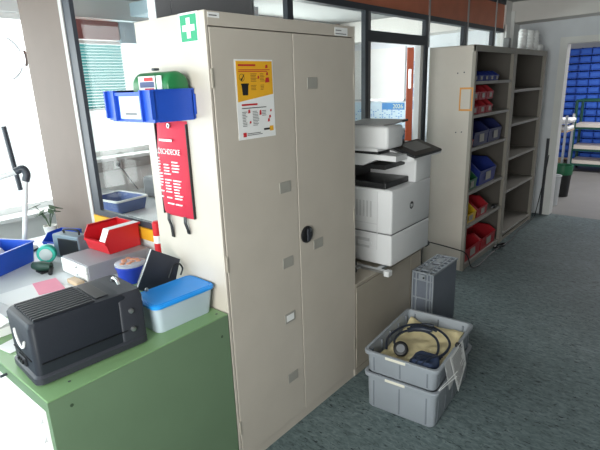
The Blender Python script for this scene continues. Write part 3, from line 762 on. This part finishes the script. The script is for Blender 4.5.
MB().loft([srect(-.02, -.03, .16, .24, .05, .006), srect(-.02, -.03, .17, .25, .05, .06), srect(-.02, -.02, .12, .18, .04, .11), srect(-.01, -.02, .04, .08, .02, .125)]).build('white_cloth', PAPER, b2, True, local=True)
b3 = thing('blue_small_bin', 'smaller blue bin behind the far left blue tray', 'bin', (-1.475, -.05, G+.001), .4)
bin_parts('b', .15, .16, .09, BLUE, root=b3)
for k, (x, y, z, r_) in enumerate(((-1.52, -.36, .93, .03),)):
    tag(MB().lathe([(.02, G+.008), (.03, G+.07), (.028, G+.14), (.006, G+.165)], (-1.385, -.53, 0), 'z', 16).build('dark_bottle', BLACK, None, True), 'dark rounded bottle in the blue tray at far left', 'bottle')
# white articulated lamp
dl = thing('desk_lamp', 'white articulated desk lamp with black elbow at the window', 'lamp', (-1.62, -.16, G+.001))
E_ = Vector((-1.60, -.075, 1.262)); Bp = Vector((-1.62, -.155, G+.03)); Lp = Vector((-1.72, -.34, 1.20))
MB().tube([Bp, E_-Vector((0, .006, .03))], .013, 12).build('lower_arm', WHITE, dl, True)
MB().tube([E_-Vector((.02, .03, .0)), Lp], .015, 12).build('upper_arm', WHITE, dl, True)
MB().tube(spline([E_-Vector((.004, .012, .06)), E_-Vector((0, 0, .02)), E_+Vector((-.01, -.012, .012)), E_-Vector((.03, .045, .002))], 5), .021, 12).build('elbow', DARKF, dl, True)
MB().lathe([(.07, G+.001), (.07, G+.012), (.02, G+.02), (.018, G+.05)], (-1.62, -.155, 0), 'z', 24).build('base', DARKF, dl, True)
MB().lathe([(.03, 0), (.06, -.04), (.085, -.07)], (Lp.x-.02, Lp.y-.05, Lp.z+.01), 'z', 24).build('head', WHITE, dl, True)
# plants
def plant(x, y, z, label, n, hgt, seed):
    rnd = random.Random(seed)
    t_ = thing('potted_plant', label, 'plant', (x, y, G+.001))
    MB().lathe([(.03, G+.001), (.042, G+.07), (.036, G+.07), (.03, G+.06)], (x, y, 0), 'z', 16).build('pot', mat('pot_white', (225, 222, 216), .6), t_, True)
    ml = MB(); ms = MB()
    for k in range(n):
        a = rnd.random()*2*PI; L = hgt*(.5+.5*rnd.random()); e = Vector((x+math.cos(a)*L*.5, y+math.sin(a)*L*.5, G+.07+L))
        ms.tube([(x, y, G+.055), (x+math.cos(a)*L*.2, y+math.sin(a)*L*.2, G+.06+L*.6), e], .0025, 6)
        u = Vector((math.cos(a), math.sin(a), -.35)); sv = Vector((-math.sin(a), math.cos(a), .2)); s_ = .028
        ml.loft([[e-u*s_*1.2, e+sv*s_*.6, e+u*s_*1.6, e-sv*s_*.6], [e-u*s_*1.2+Vector((0, 0, .002)), e+sv*s_*.6+Vector((0, 0, .003)), e+u*s_*1.6+Vector((0, 0, .002)), e-sv*s_*.6+Vector((0, 0, .003))]])
    ms.build('stem', LEAF, t_); ml.build('leaf', LEAF, t_)
plant(-1.80, .08, 0, 'potted plant with dark leaves right of the white desk lamp', 9, .14, 3)
plant(-1.72, -.30, 0, 'potted plant with dark leaves behind the blue tray at far left', 8, .12, 5)

# ------------------------------------------------------------------ low cabinet and printer
lc = thing('low_cabinet', 'low cream metal cabinet under the printer', 'cabinet', (-.22, 1.35, 0))
LY0, LY1, LZ = .945, 1.76, .588
mb = MB(); mb.box(-.435, 0, LY0, LY1, 0, .04); mb.box(-.435, -.002, LY0, LY0+.012, .04, LZ-.02); mb.box(-.435, -.002, LY1-.012, LY1, .04, LZ-.02); mb.box(-.435, -.43, LY0, LY1, .04, LZ-.02)
mb.box(-.435, 0, LY0, LY1, LZ-.02, LZ, .003); mb.build('carcass', mat('taupe_cream_enamel', (166, 157, 144), .45, vary=.03), lc)
MB().box(-.02, .001, LY0+.006, (LY0+LY1)/2+.25, .045, LZ-.024, .002).build('door', mat('taupe_cream_enamel', (166, 157, 144), .45, vary=.03), lc)
MB().box(-.02, .001, (LY0+LY1)/2+.253, LY1-.006, .045, LZ-.024, .002).build('door', mat('taupe_cream_enamel', (166, 157, 144), .45, vary=.03), lc)
for z in (.50, .14): MB().box(-.001, .005, LY0+.002, LY0+.010, z-.035, z+.035, .002).build('hinge', CREAMD, lc)
ps = thing('printer_stand', 'metal printer stand with white end caps and black feet', 'stand', (-.15, 1.5, LZ+.001))
PB = .606
mb = MB()
for y, xe in ((1.17, .055), (1.78, .02)): mb.box(-.38, xe, y, y+.03, LZ+.001, PB-.001)
for x in (-.33, -.02): mb.box(x, x+.03, 1.20, 1.78, LZ+.004, PB-.002)
mb.build('frame', SILVER, ps)
for y in (1.165,): MB().box(.05, .085, y-.003, y+.043, LZ-.012, PB+.004, .004).build('end_cap', PRW, ps)
for x, y in ((-.12, 1.10),):
    MB().lathe([(.02, LZ+.001), (.022, LZ+.018), (.012, LZ+.024), (.012, LZ+.04), (.022, LZ+.045), (.02, LZ+.066)], (x, y, 0), 'z', 16).build('foot', BLACK, ps, True)
MB().lathe([(.012, 1.812), (.022, 1.818), (.022, 1.838), (.01, 1.844)], (.0, 0, LZ+.002), 'y', 16).build('foot', BLACK, ps, True)
MB().box(-.13, -.11, 1.112, 1.171, LZ+.006, LZ+.014).build('bracket', SILVER, ps)

pr = thing('printer', 'white multifunction office printer on the low cabinet', 'printer', (-.16, 1.5, PB))
PX0, PX1, PY0, PY1 = -.38, .05, 1.25, 1.755
MB().box(PX0, PX1, PY0, PY1, PB, .802, .012, seg=3).build('paper_cassette', PRW, pr, True)
MB().box(PX0, PX1, PY0, PY1, .807, 1.077, .012, seg=3).build('main_body', PRW, pr, True)
MB().box(PX0+.006, PX1-.006, PY0+.006, PY1-.006, .79, .82).build('seam', INKG, pr)
MB().box(-.30, -.10, PY0-.002, PY0+.004, .70, .765, .004).build('tray_handle', PRV, pr)
MB().box(-.19, -.085, PY0-.004, PY0+.004, .715, .745, .006).build('tray_grip', PRW, pr)
mb = MB()
for k in range(9): mb.box(-.30+k*.025, -.288+k*.025, PY0-.0015, PY0+.003, .90, 1.0)
mb.build('vent', PRV, pr)
mb = MB(); mb.box(-.33, -.05, PY0-.001, PY0+.003, .86, .863); mb.box(-.05, -.047, PY0-.001, PY0+.003, .70, 1.06); mb.build('panel_line', PRV, pr)
# output recess: dark floor, back and right tower
MB().box(PX0+.02, .0, PY0+.012, 1.545, 1.078, 1.115, .006).build('output_tray', BLACK, pr)
MB().box(PX0, PX0+.10, PY0+.01, 1.55, 1.078, 1.225).build('recess_back', BLACK, pr)
MB().box(PX0, PX1-.002, 1.545, PY1, 1.076, 1.245, .010, seg=3).build('tower', PRW, pr, True)
MB().box(PX0+.1, -.03, 1.30, 1.545, 1.185, 1.211).build('recess_roof', BLACK, pr)
# scanner slab with raised front edge
mb = MB(); mb.prism([(PX0, 1.212), (-.15, 1.212), (-.06, 1.250), (.07, 1.246), (.07, 1.278), (PX0, 1.284)], 'y', 1.25, 1.755); mb.build('scanner_base', PRW, pr)
MB().box(PX0+.01, -.05, 1.255, 1.74, 1.279, 1.2955, .004).build('scanner_glass_frame', BLACK, pr)
mb = MB(); mb.prism([(1.255, 1.296), (1.74, 1.296), (1.74, 1.306), (1.50, 1.318), (1.255, 1.318)], 'x', PX0+.005, -.055); mb.build('scanner_lid', PRW, pr)
MB().box(PX0+.02, .018, 1.245, 1.43, 1.312, 1.442, .018, seg=3).build('document_feeder', PRW, pr, True)
mb = MB(); mb.prism([(1.43, 1.35), (1.47, 1.385), (1.47, 1.40), (1.43, 1.44)], 'x', PX0+.04, .0); mb.build('feeder_mouth', PRW, pr)
mb = MB(); mb.prism([(1.28, 1.443), (1.42, 1.443), (1.56, 1.452), (1.56, 1.460), (1.41, 1.451), (1.28, 1.449)], 'x', PX0+.05, -.03); mb.build('feeder_flap', PRG, pr)
mb = MB(); mb.prism([(1.50, 1.446), (1.565, 1.450), (1.565, 1.462), (1.50, 1.458)], 'x', -.05, -.026); mb.build('flap_tip', BLACK, pr)
MB().box(PX0+.06, -.02, 1.43, 1.52, 1.319, 1.345, .004).build('feeder_output', BLACK, pr)
# control panel
MP = frameM((.034, 1.555, 1.288), (0, 1, 0), (-.16, 0, .055))
cpn = MB().box(-.18, .185, -.095, .085, -.008, .010, .006, M=MP).build('control_panel', BLACK, pr)
MB().box(-.10, .115, -.05, .06, .010, .0115, M=MP).build('screen', mat('grey_screen', (96, 100, 104), .3), cpn)
MB().prism([(PX0+.3, 1.240), (.07, 1.226), (.112, 1.238), (.112, 1.252), (PX0+.3, 1.30)], 'y', 1.39, 1.755).build('panel_support', PRW, pr)
# round maker's mark
lg = MB().lathe([(.024, .0505), (.024, .0515)], (0, 1.494, .943), 'x', 28).build('round_logo', mat('logo_black', (30, 32, 38), .4), pr)
Ml = frameM((.0518, 1.494, .945), (0, 1, 0), (0, .22, 1))
Ml[1][1] = .22
text('logo_letters', 'hp', .034, PRW, Ml, lg)

# ------------------------------------------------------------------ crates in front
CC, CR = (.365, 1.035), math.radians(4.5)
def crate(name, label, z, h, mtl):
    c = thing(name, label, 'crate', (CC[0], CC[1], z), CR)
    w, d = .392, .565
    mb = MB()
    mb.loft([srect(0, 0, w-.03, d-.03, .03, 0), srect(0, 0, w-.02, d-.02, .03, .008), srect(0, 0, w-.012, d-.012, .032, h-.022), srect(0, 0, w+.014, d+.014, .035, h-.020), srect(0, 0, w+.018, d+.018, .036, h-.004), srect(0, 0, w+.012, d+.012, .034, h), srect(0, 0, w-.016, d-.016, .028, h), srect(0, 0, w-.022, d-.022, .028, h-.02), srect(0, 0, w-.045, d-.045, .026, .006)])
    mb.build('crate_body', mtl, c, True, local=True)
    def rib(x, y, dx, dy):
        MB().box(x-dx, x+dx, y-dy, y+dy, .015, h-.02).build('rib', mat('crate_rib_shaded', (118, 124, 132), .5), c, local=True)  # ribs darker than the body, groove shading put into their colour
    ribs = [(x, -(d/2-.0135), .004, .007) for x in (-.145, 0.0, .145)]+[(x, d/2-.0135, .004, .007) for x in (-.145, 0, .145)]
    ribs += [(s_*(w/2-.0135), y, .007, .004) for s_ in (-1, 1) for y in (-.22, -.11, 0, .11, .22)]
    for q in ribs: rib(*q)
    MB().box(-.075, .035, -(d/2+.0105), -(d/2+.006), h-.018, h-.003, .002).build('label_strip', mat('cream_strip', (226, 222, 208), .5), c, local=True)
    return c
crate('grey_crate', 'lower grey plastic crate standing on the floor', .001, .212, GREYC)
crate('grey_crate', 'upper grey crate holding a yellow cloth and hoses', .2135, .128, GREYC)
Mcr = Matrix.Translation((CC[0], CC[1], 0)) @ Matrix.Rotation(CR, 4, 'Z')
# yellow cloth
bm_ = MB(); N = 34; V = []
for i in range(N+1):
    row = []
    for j in range(N+1):
        x = -.158+.316*i/N; y = -.215+.455*j/N
        hgt = .284+.024*mnoise.noise((x*9, y*8, 1.3))+.012*mnoise.noise((x*22+.5*y*10, y*20, 4.2))+.02*max(0, (y-.12)/.12)
        e = min(i, N-i, j, N-j)/3
        if e < 1: hgt -= .01*(1-e)
        row.append(bm_.bm.verts.new(Mcr @ Vector((x, y, hgt))))
    V.append(row)
for i in range(N):
    for j in range(N): bm_.bm.faces.new((V[i][j], V[i+1][j], V[i+1][j+1], V[i][j+1]))
low = [[Mcr @ Vector((-.150+.30*i/1, -.205+.435*j/1, .222)) for j in range(2)] for i in range(2)]
edge = [V[i][0] for i in range(N)]+[V[N][j] for j in range(N)]+[V[N-i][N] for i in range(N)]+[V[0][N-j] for j in range(N)]
lowv = [bm_.bm.verts.new(Vector((v.co.x, v.co.y, .2205))) for v in edge]
for k in range(len(edge)):
    bm_.bm.faces.new((edge[k], edge[(k+1) % len(edge)], lowv[(k+1) % len(edge)], lowv[k]))
bm_.bm.faces.new(lowv)
tag(bm_.build('yellow_cloth', CLOTH, None, True), 'crumpled pale yellow cloth lying in the upper grey crate', 'cloth')
# blood pressure gauge with hoses
hg = thing('pressure_hose_set', 'dark rubber hoses with round gauge, bulb and blue cuff on the yellow cloth', 'blood pressure set', (CC[0], CC[1], .297), CR)
def L(p): return tuple(p)
h1 = spline([(-.13, -.16, .283), (-.165, -.05, .295), (-.13, .09, .305), (-.03, .15, .31), (.08, .12, .305), (.15, .03, .30), (.15, -.08, .292), (.10, -.15, .29)], 8)
h2 = spline([(-.05, -.17, .29), (-.12, -.08, .295), (-.11, .03, .303), (-.02, .08, .308), (.06, .05, .306), (.11, -.03, .30), (.12, -.12, .293), (.05, -.19, .293)], 8)
h3 = spline([(-.10, .05, .312), (-.06, .10, .318), (.0, .11, .32), (.05, .10, .318)], 8)
h4 = spline([(-.09, .07, .318), (-.04, .13, .322), (.02, .145, .322)], 8)
for hpts in (h1, h2, h3, h4):
    MB().tube([Vector(p)-Vector((0, 0, .275)) for p in hpts], .0068, 10).build('tube', HOSE, hg, True, local=True)
Mg = Matrix.Translation((-.045, -.165, .034)) @ Euler((.85, 0, .3)).to_matrix().to_4x4()
g_ = MB().lathe([(.030, -.016), (.039, -.012), (.039, .012), (.034, .016), (.026, .017)], (0, 0, 0), 'z', 28, M=Mg).build('gauge', BLACK, hg, True, local=True)
MB().lathe([(.022, .0165), (.022, .018), (.002, .0185)], (0, 0, 0), 'z', 28, M=Mg).build('gauge_dial', mat('dial_grey', (120, 122, 126), .3), g_, True, local=True)
MB().tube([Vector((-.09, .03, .035)), Vector((-.07, .065, .04)), Vector((-.02, .085, .044)), Vector((.03, .09, .042))], [.008, .016, .017, .008], 12).build('bulb', HOSE, hg, True, local=True)
mb = MB(); rr = []
for k in range(7):
    t_ = k/6; y = -.255+.15*t_; s_ = .75+.4*math.sin(t_*PI)
    rr.append([(.095+px*s_*(1-.2*t_), y, .012+py*.75*s_+.008*math.sin(k*1.7)) for px, py, _ in srect(0, 0, .14, .06, .028, 0, 4)])
mb.loft(rr); cu = mb.build('cuff', CUFF, hg, True, local=True)
for k in range(3):
    MB().tube([Vector(p) for p in spline([(.04+.03*k, -.245, .030), (.06+.03*k, -.20, .045), (.12+.01*k, -.16+.01*k, .036), (.15, -.13+.02*k, .01)], 6)], .006, 8).build('fold', HOSE, cu, True, local=True)
# hanging papers on the right rim
dp = thing('document_sheet', 'printed white sheets hanging over the right rim of the upper crate', 'document', (CC[0]+.2, CC[1], .2), CR)
def hang(name, pts, m, x0):
    mb = MB(); mb.loft([[(p[0], p[1], p[2]) for p in pts], [(p[0]+.0015, p[1], p[2]) for p in pts]])
    return mb.build(name, m, dp, local=True)
# local frame of dp: x outward from rim
pts = [(.012, -.14, .155), (.012, .06, .160), (.035, .07, .02), (.052, -.10, -.045)]
s1_ = hang('sheet', pts, PAPER, 0)
pts2 = [(.006, -.20, .150), (.006, .0, .155), (.020, .0, .02), (.026, -.16, -.01)]
hang('sheet', pts2, mat('grey_paper', (205, 206, 208), .7), 0)
mb = MB()
for k in range(13):
    t_ = .08+.065*k
    a = Vector(pts[0]).lerp(Vector(pts[3]), t_); b = Vector(pts[1]).lerp(Vector(pts[2]), t_)
    p, q = a.lerp(b, .1), a.lerp(b, .5+.4*random.random())
    d_ = Vector((.002, 0, 0)); dz = Vector((.0006, 0, -.0035))
    mb.loft([[p+d_, q+d_, q+d_+dz, p+d_+dz], [p+d_*1.3, q+d_*1.3, q+d_*1.3+dz, p+d_*1.3+dz]])
mb.build('printed_lines', INKG, s1_, local=True)
MB().box(-.010, .016, .0, .03, .142, .158, .004).build('black_clip', BLACK, dp, local=True)
mb = MB(); mb.tube([(.008, -.27, .045), (.05, -.12, .085)], .0015, 6); mb.tube([(.008, -.26, .035), (.05, -.13, .06)], .0015, 6); mb.build('plastic_strip', PAPER, dp, local=True)

# folded crate upright
fc = thing('folded_crate', 'grey folding crate standing upright beside the low cabinet', 'crate', (.09, 1.80, 0))
FX0, FX1, FY0, FY1, FZ = .010, .165, 1.61, 2.0, .46
MB().box(FX0+.008, FX1-.004, FY0+.008, FY1, 0.001, FZ-.008, .006).build('crate_shell', GREYD, fc)
mb = MB()
for y in [FY0+.004+k*.055 for k in range(8)]: mb.box(FX0, FX1, y, y+.012, FZ-.012, FZ, .002)
for x in (FX0, FX0+.034, FX1-.05, FX1-.012): mb.box(x, x+.012, FY0, FY1, FZ-.011, FZ+.002, .002)
for x in (FX0, FX0+.026, FX1-.05, FX1-.026, FX1-.010): mb.box(x, x+.010, FY0, FY0+.012, .001, FZ, .002)
for z in (.06, .14, .27, .40): mb.box(FX0, FX1, FY0+.001, FY0+.012, z, z+.010, .002)
mb.box(FX0+.05, FX1-.06, FY0+.001, FY0+.010, .41, .445)
mb.build('frame_ribs', GREYC, fc)
mb = MB(); mb.box(FX0+.05, FX1-.06, FY0+.07, FY0+.16, FZ-.006, FZ+.001); mb.build('hand_grip', GREYC, fc)
MB().box(FX0+.05, FX1-.06, FY0+.23, FY0+.32, FZ-.006, FZ+.001).build('hand_grip', GREYC, fc)
MB().lathe([(.006, FY0-.004), (.006, FY0+.002)], (FX0+.085, 0, .425), 'y', 10).build('rivet', BLACK, fc)

# ------------------------------------------------------------------ shelving units
SX, SY = -.136, 2.896
def shelf_unit(label, y0, w, zs, H=1.946):
    u = thing('shelf_unit', label, 'shelf', (SX-.2, y0+w/2, 0), 0, 'open metal shelving units')
    D = .40; x0 = SX-D; y1 = y0+w
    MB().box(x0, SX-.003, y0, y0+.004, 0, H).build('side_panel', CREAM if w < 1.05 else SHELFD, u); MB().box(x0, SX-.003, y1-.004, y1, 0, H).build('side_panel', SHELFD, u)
    mb = MB(); mb.box(x0, x0+.004, y0+.004, y1-.004, 0, H); mb.build('back_panel', mat('shelf_back_shaded', (82, 76, 70), .6), u)  # back panel darkened in its colour for the unlit shelf interior
    mb = MB(); mb.box(x0, SX, y0, y1, H-.004, H); mb.box(SX-.02, SX, y0, y1, H-.05, H-.004); mb.build('top', SHELFG, u)
    mb = MB(); mb.box(SX-.03, SX+.001, y0-.0005, y0+.035, 0, H-.05, .003); mb.build('front_post', SHELFG, u)
    mb = MB(); mb.box(SX-.03, SX+.001, y1-.055, y1+.0005, 0, H-.05, .003); mb.build('front_post', SHELFG, u)
    for z in zs:
        mb = MB(); mb.box(x0+.004, SX-.008, y0+.005, y1-.005, z-.025, z, .002); mb.build('shelf_board', mat('shelf_board_grey', (150, 146, 140), .45), u)
    mb = MB(); mb.box(x0, SX-.01, y0+.004, y1-.004, 0, .03); mb.build('plinth', SHELFG, u)
    return u
Z1 = (1.66, 1.385, 1.105, .72, .41, .05)
u1 = shelf_unit('nearer open metal shelf unit filled with coloured bins', SY, 1.02, Z1)
u2 = shelf_unit('farther open metal shelf unit with empty boards', SY+1.025, 1.09, (1.56, 1.228, .885, .54, .08))
mb = MB()
for a, b, c, d in ((-.255, -.135-.006, 1.60, 1.615), (-.255, -.141, 1.425, 1.44), (-.255, -.243, 1.44, 1.60), (-.153, -.141, 1.44, 1.60)): mb.box(a, b, SY-.0015, SY-.0003, c, d)
tag(mb.build('tape_frame', TAPEO), 'empty orange tape rectangle on the side of the nearer shelf unit', 'tape')
mb = MB()
for x, z in ((-.28, 1.73), (-.225, 1.735), (-.27, 1.245), (-.22, 1.25)): mb.lathe([(.006, SY-.002), (.006, SY)], (x, 0, z), 'y', 10)
mb.build('screw_heads', DARKF, u1)

def bin_on_shelf(proto, y, z, label, group, x=SX-.035, rz=PI/2):
    return dup(proto, (x, y, z+.001), rz, label, group)
def proto(w, d, h, m, lip=.55):
    r_ = thing('storage_bin', '', 'bin', (0, 0, 0), PI/2)
    bin_parts('bin', w, d, h, m, lip, LABEL, root=r_, label_frac=.3); return r_
protos = []
def row(pr_, ys, z, labels, group, x=SX-.035):
    for k, (y, lb) in enumerate(zip(ys, labels)):
        if k == 0 and pr_ not in protos:
            pr_.location = (x, y, z+.001); pr_['label'] = lb; pr_['group'] = group; protos.append(pr_)
        else: bin_on_shelf(pr_, y, z, lb, group, x)
pb = proto(.118, .20, .085, BLUE2)
nth = ['first', 'second', 'third', 'fourth', 'fifth']
row(pb, [3.01+.128*k for k in range(5)], 1.66, ['small blue bin, %s from the left on the top shelf' % n for n in nth], 'small blue bins on the top shelf')
prd = proto(.165, .22, .118, RED2)
row(prd, [3.03+.178*k for k in range(3)], 1.385, ['red bin in the lower red row, %s from the left' % n for n in nth[:3]], 'stacked red bins')
row(prd, [3.03+.178*k for k in range(3)], 1.385+.119, ['red bin in the upper red row, %s from the left' % n for n in nth[:3]], 'stacked red bins')
pnv = proto(.34, .30, .20, NAVY, .6)
row(pnv, [3.24, 3.60], 1.105, ['left navy bin on the shelf under the red bins', 'right navy bin on the shelf under the red bins'], 'navy bins')
ps1 = proto(.10, .22, .12, RED2); row(ps1, [3.0], 1.105, ['narrow red bin left of the navy bins'], 'single shelf bins')
pbl = proto(.42, .32, .22, BLUE2, .6); row(pbl, [3.48], .72, ['wide blue bin on the middle shelf beside the green bin'], 'single shelf bins')
pgr = proto(.24, .28, .17, GREENP); row(pgr, [3.08], .72, ['green bin on the middle shelf left of the wide blue bin'], 'single shelf bins')
pye = proto(.27, .26, .15, YELP); row(pye, [3.10], .41, ['yellow bin on the second lowest shelf'], 'single shelf bins')
pr2 = proto(.27, .28, .16, RED2); row(pr2, [3.40], .41, ['red bin beside the yellow bin'], 'single shelf bins')
pr3 = proto(.40, .24, .17, RED2, .7); row(pr3, [3.16, 3.585], .05, ['left large red bin on the bottom shelf', 'right large red bin on the bottom shelf'], 'large red bins on the bottom shelf', SX-.02)
pnb = proto(.62, .12, .235, NAVY); row(pnb, [3.32], .05, ['dark navy bin behind the large red bins'], 'single shelf bins', SX-.268)
bk = thing('black_plug', 'small black plug lying at the right of the second lowest shelf', 'plug', (SX-.03, 3.75, .411))
MB().box(SX-.06, SX-.02, 3.72, 3.77, .411, .445, .006).build('plug_body', BLACK, bk)
MB().cyl(.004, (SX-.04, 3.72, .43), (SX-.04, 3.68, .425), 8).build('pin', SILVER, bk)
# things on top of the farther unit
cp0 = None
for k, (x, y, h) in enumerate(((-.24, 4.43, .20), (-.225, 4.62, .21), (-.21, 4.74, .20))):
    r_ = .05
    if cp0 is None:
        cp0 = thing('cup_stack', '', 'cups', (x, y, 1.947))
        prof = [(.036, 0)]
        for q in range(6): prof += [(.040+.001*(q % 2), .02+q*.03), (.047, .022+q*.03), (.047, .03+q*.03), (.041, .032+q*.03)]
        MB().lathe(prof+[(.036, .205), (.034, .20)], (0, 0, 0), 'z', 20).build('cups', PAPER, cp0, True, local=True)
        c = cp0
    else: c = dup(cp0, (x, y, 1.947))
    c['label'] = ['left stack of white paper cups on the farther shelf unit', 'middle stack of white paper cups on the farther shelf unit', 'right stack of white paper cups on the farther shelf unit'][k]
    c['group'] = 'stacked white cups on the shelf top'
tag(MB().box(-.24, -.16, 4.82, 4.95, 1.947, 2.02, .02).build('white_carton', PAPER), 'low white carton right of the paper cup stacks', 'carton')
tag(MB().box(-.33, -.27, 4.10, 4.16, 1.947, 2.06, .008).build('grey_tin', PRG), 'small grey tin left of the paper cup stacks', 'tin')

# black cable with coil
cb = thing('power_cable', 'black power cable running along the floor before the shelf units', 'cable', (0, 3.3, 0))
pts = [(-.50, 2.886, .225), (-.35, 2.886, .215), (-.18, 2.884, .20), (-.125, 2.882, .19), (-.10, 2.91, .14), (-.09, 2.98, .03), (-.07, 3.1, .009), (-.085, 3.5, .009), (-.07, 3.85, .009), (-.06, 4.05, .012), (-.10, 4.35, .010), (-.11, 4.8, .010), (-.11, 5.05, .02), (-.10, 5.15, .20), (-.09, 5.28, .50), (-.075, 5.31, .75)]
MB().tube(spline(pts, 8), .005, 8).build('cord', BLACK, cb, True)
mb = MB(); mb.tube([(-.075+.05*math.cos(2*PI*k/28), 3.70+.07*math.sin(2*PI*k/28), .032+.02*math.cos(2*PI*k/28)) for k in range(28)], .010, 8, True); mb.build('coil', BLACK, cb, True)

# ------------------------------------------------------------------ store room beyond the doorway
for y, x, zz in ():
    pass
pst = thing('storage_bin', '', 'bin', (0, 0, 0), 0)
bin_parts('bin', .185, .26, .135, mat('store_blue', (44, 98, 210), .45), .82, mat('store_label', (58, 112, 220), .5), root=pst, label_frac=.8)
first = True
cols = [-.80+.195*k for k in range(7)]
for ci, x in enumerate(cols):
    for ri in range(15):
        lb = 'store room blue bin, %s column from left, %s row up' % (nth[ci] if ci < 5 else ('sixth', 'seventh')[ci-5], ('lowest', 'second', 'third', 'fourth', 'fifth', 'sixth', 'seventh', 'eighth', 'ninth', 'tenth', 'eleventh', 'twelfth', 'thirteenth', 'fourteenth', 'topmost')[ri])
        loc = (x, 9.55+(.05 if ci == 0 else 0), .10+ri*.1375)
        if first:
            pst.location = loc; pst['label'] = lb; pst['group'] = 'blue bins stacked in the store room'; first = False
        else: dup(pst, loc, 0, lb, 'blue bins stacked in the store room')
pal = thing('pallet', 'low wooden pallet under the blue store room stack', 'pallet', (-.1, 9.7, 0))
MB().box(-.92, .50, 9.54, 9.88, .075, .099).build('deck', WOOD, pal)
for x in (-.85, -.2, .43): MB().box(x-.05, x+.05, 9.55, 9.87, 0, .075).build('runner', WOOD, pal)
tr = thing('green_trolley', 'dark green shelf trolley with pale decks in the store room', 'trolley', (-.05, 8.9, 0))
TX0, TX1, TY0, TY1 = -.48, .55, 8.65, 9.15
for x in (TX0, TX1):
    for y in (TY0, TY1): MB().cyl(.026, (x, y, .14), (x, y, 1.24), 12).build('post', TEALG, tr, True)
mb = MB(); mb.cyl(.02, (TX0, TY0, 1.24), (TX1, TY0, 1.24), 12); mb.cyl(.02, (TX0, TY1, 1.24), (TX1, TY1, 1.24), 12); mb.cyl(.02, (TX0, TY0, 1.24), (TX0, TY1, 1.24), 12); mb.cyl(.02, (TX1, TY0, 1.24), (TX1, TY1, 1.24), 12)
mb.build('rail', TEALG, tr, True)
for z in (.14, .40, .78):
    b_ = MB().box(TX0, TX1, TY0, TY1, z, z+.06).build('deck', mat('pale_deck', (226, 216, 206), .6), tr)
    mb = MB(); mb.box(TX0-.02, TX1+.02, TY0-.02, TY0-.001, z-.03, z+.008); mb.box(TX0-.02, TX0-.001, TY0, TY1, z-.03, z+.008); mb.box(TX1+.001, TX1+.02, TY0, TY1, z-.03, z+.008); mb.build('deck_edge', TEALG, b_)
for x in (TX0+.03, TX1-.03):
    for y in (TY0+.04, TY1-.04):
        w_ = MB().lathe([(.065, x-.018), (.07, x-.01), (.07, x+.01), (.065, x+.018)], (0, y, .071), 'x', 20).build('wheel', BLACK, tr, True)
        MB().box(x-.024, x+.024, y-.02, y+.02, .10, .16).build('fork', PRG, w_)
for n, (x, y, r0, r1, h, m_, lb, cat) in enumerate(((-.14, 6.5, .095, .12, .45, GREENP, 'dark green waste bin just inside the doorway', 'waste bin'), (-.12, 5.90, .075, .09, .40, mat('bin_white', (205, 208, 210), .5), 'white waste bin in front of the green one', 'waste bin'))):
    t_ = thing('waste_bin', lb, cat, (x, y, 0))
    MB().lathe([(r0, .001), (r1, h), (r1-.006, h), (r0-.006, .02)], (x, y, 0), 'z', 24).build('bucket', m_ if n else BLACK, t_, True)
    MB().lathe([(r1+.001, h-.13 if n == 0 else h-.02), (r1+.008, h-.005), (r1+.004, h+.004), (r1-.008, h+.002), (r1-.012, h-.03)], (x, y, 0), 'z', 24, cap0=False, cap1=False).build('liner', m_, t_, True)
sw = thing('wall_rack', 'narrow rack with white bundles inside the doorway', 'rack', (-.3, 7.0, 0))
for x in (-.72, -.22):
    for y in (6.75, 7.2): MB().box(x-.015, x+.015, y-.015, y+.015, 0, 1.12).build('post', SILVER, sw)
for z in (.88, 1.0): MB().box(-.74, -.20, 6.74, 7.22, z, z+.018).build('board', WOOD if z < .9 else PRW, sw)
for k, (z, x1, h_) in enumerate(((.899, -.19, .06), (1.019, -.17, .05))):
    tag(MB().box(-.70, x1, 6.78, 7.15, z, z+h_, .02).build('white_bundle', PAPER), ['lower', 'upper'][k]+' white bundle on the narrow rack inside the doorway', 'bundle')

# ------------------------------------------------------------------ light
wd = bpy.data.worlds.new('sky'); S.world = wd; wd.use_nodes = True
bg = wd.node_tree.nodes['Background']; bg.inputs[0].default_value = (.93, .97, 1, 1); bg.inputs[1].default_value = 1.4
def area(name, loc, rot, sx, sy, p, col=(1, 1, 1)):
    l = bpy.data.lights.new(name, 'AREA'); l.shape = 'RECTANGLE'; l.size = sx; l.size_y = sy; l.energy = p; l.color = col
    o = bpy.data.objects.new(name, l); COL.objects.link(o); o.location = loc; o.rotation_euler = rot; return o
EX = (0, -PI/2, 0)     # shines +x
WX = (0, PI/2, 0)      # shines -x
area('daylight_window', (XF-.35, -1.8, 1.55), EX, 1.6, 1.0, 30, (.96, .98, 1))
area('daylight_window', (XF-.35, -.25, 1.55), EX, 1.7, 2.0, 60, (.96, .98, 1))
area('daylight_window', (XF-.35, 1.75, 1.7), EX, 1.3, 1.7, 25, (.96, .99, 1))
area('daylight_window', (XF-.35, 3.6, 1.7), EX, 1.3, 1.8, 115, (.96, .99, 1))
area('daylight_window', (1.2, YB-.3, 1.5), (PI/2, 0, 0), 1.9, 1.5, 138, (1, .985, .96))
area('daylight_window', (-1.5, YB-.3, 1.5), (PI/2, 0, 0), 2.3, 1.5, 64, (.76, .93, 1))
area('store_fill', (.6, 7.4, 2.46), (0, 0, 0), 1.2, 2.4, 64, (1, .99, .98))  # unseen fill light added to brighten the store room

S.view_settings.view_transform = 'Standard'; S.view_settings.look = 'None'; S.view_settings.gamma = 1; S.view_settings.exposure = 0.0
S.view_settings.use_curve_mapping = False
S.cycles.use_denoising = True
S.cycles.max_bounces = 10; S.cycles.transparent_max_bounces = 16; S.cycles.diffuse_bounces = 5
S.cycles.sample_clamp_indirect = 6
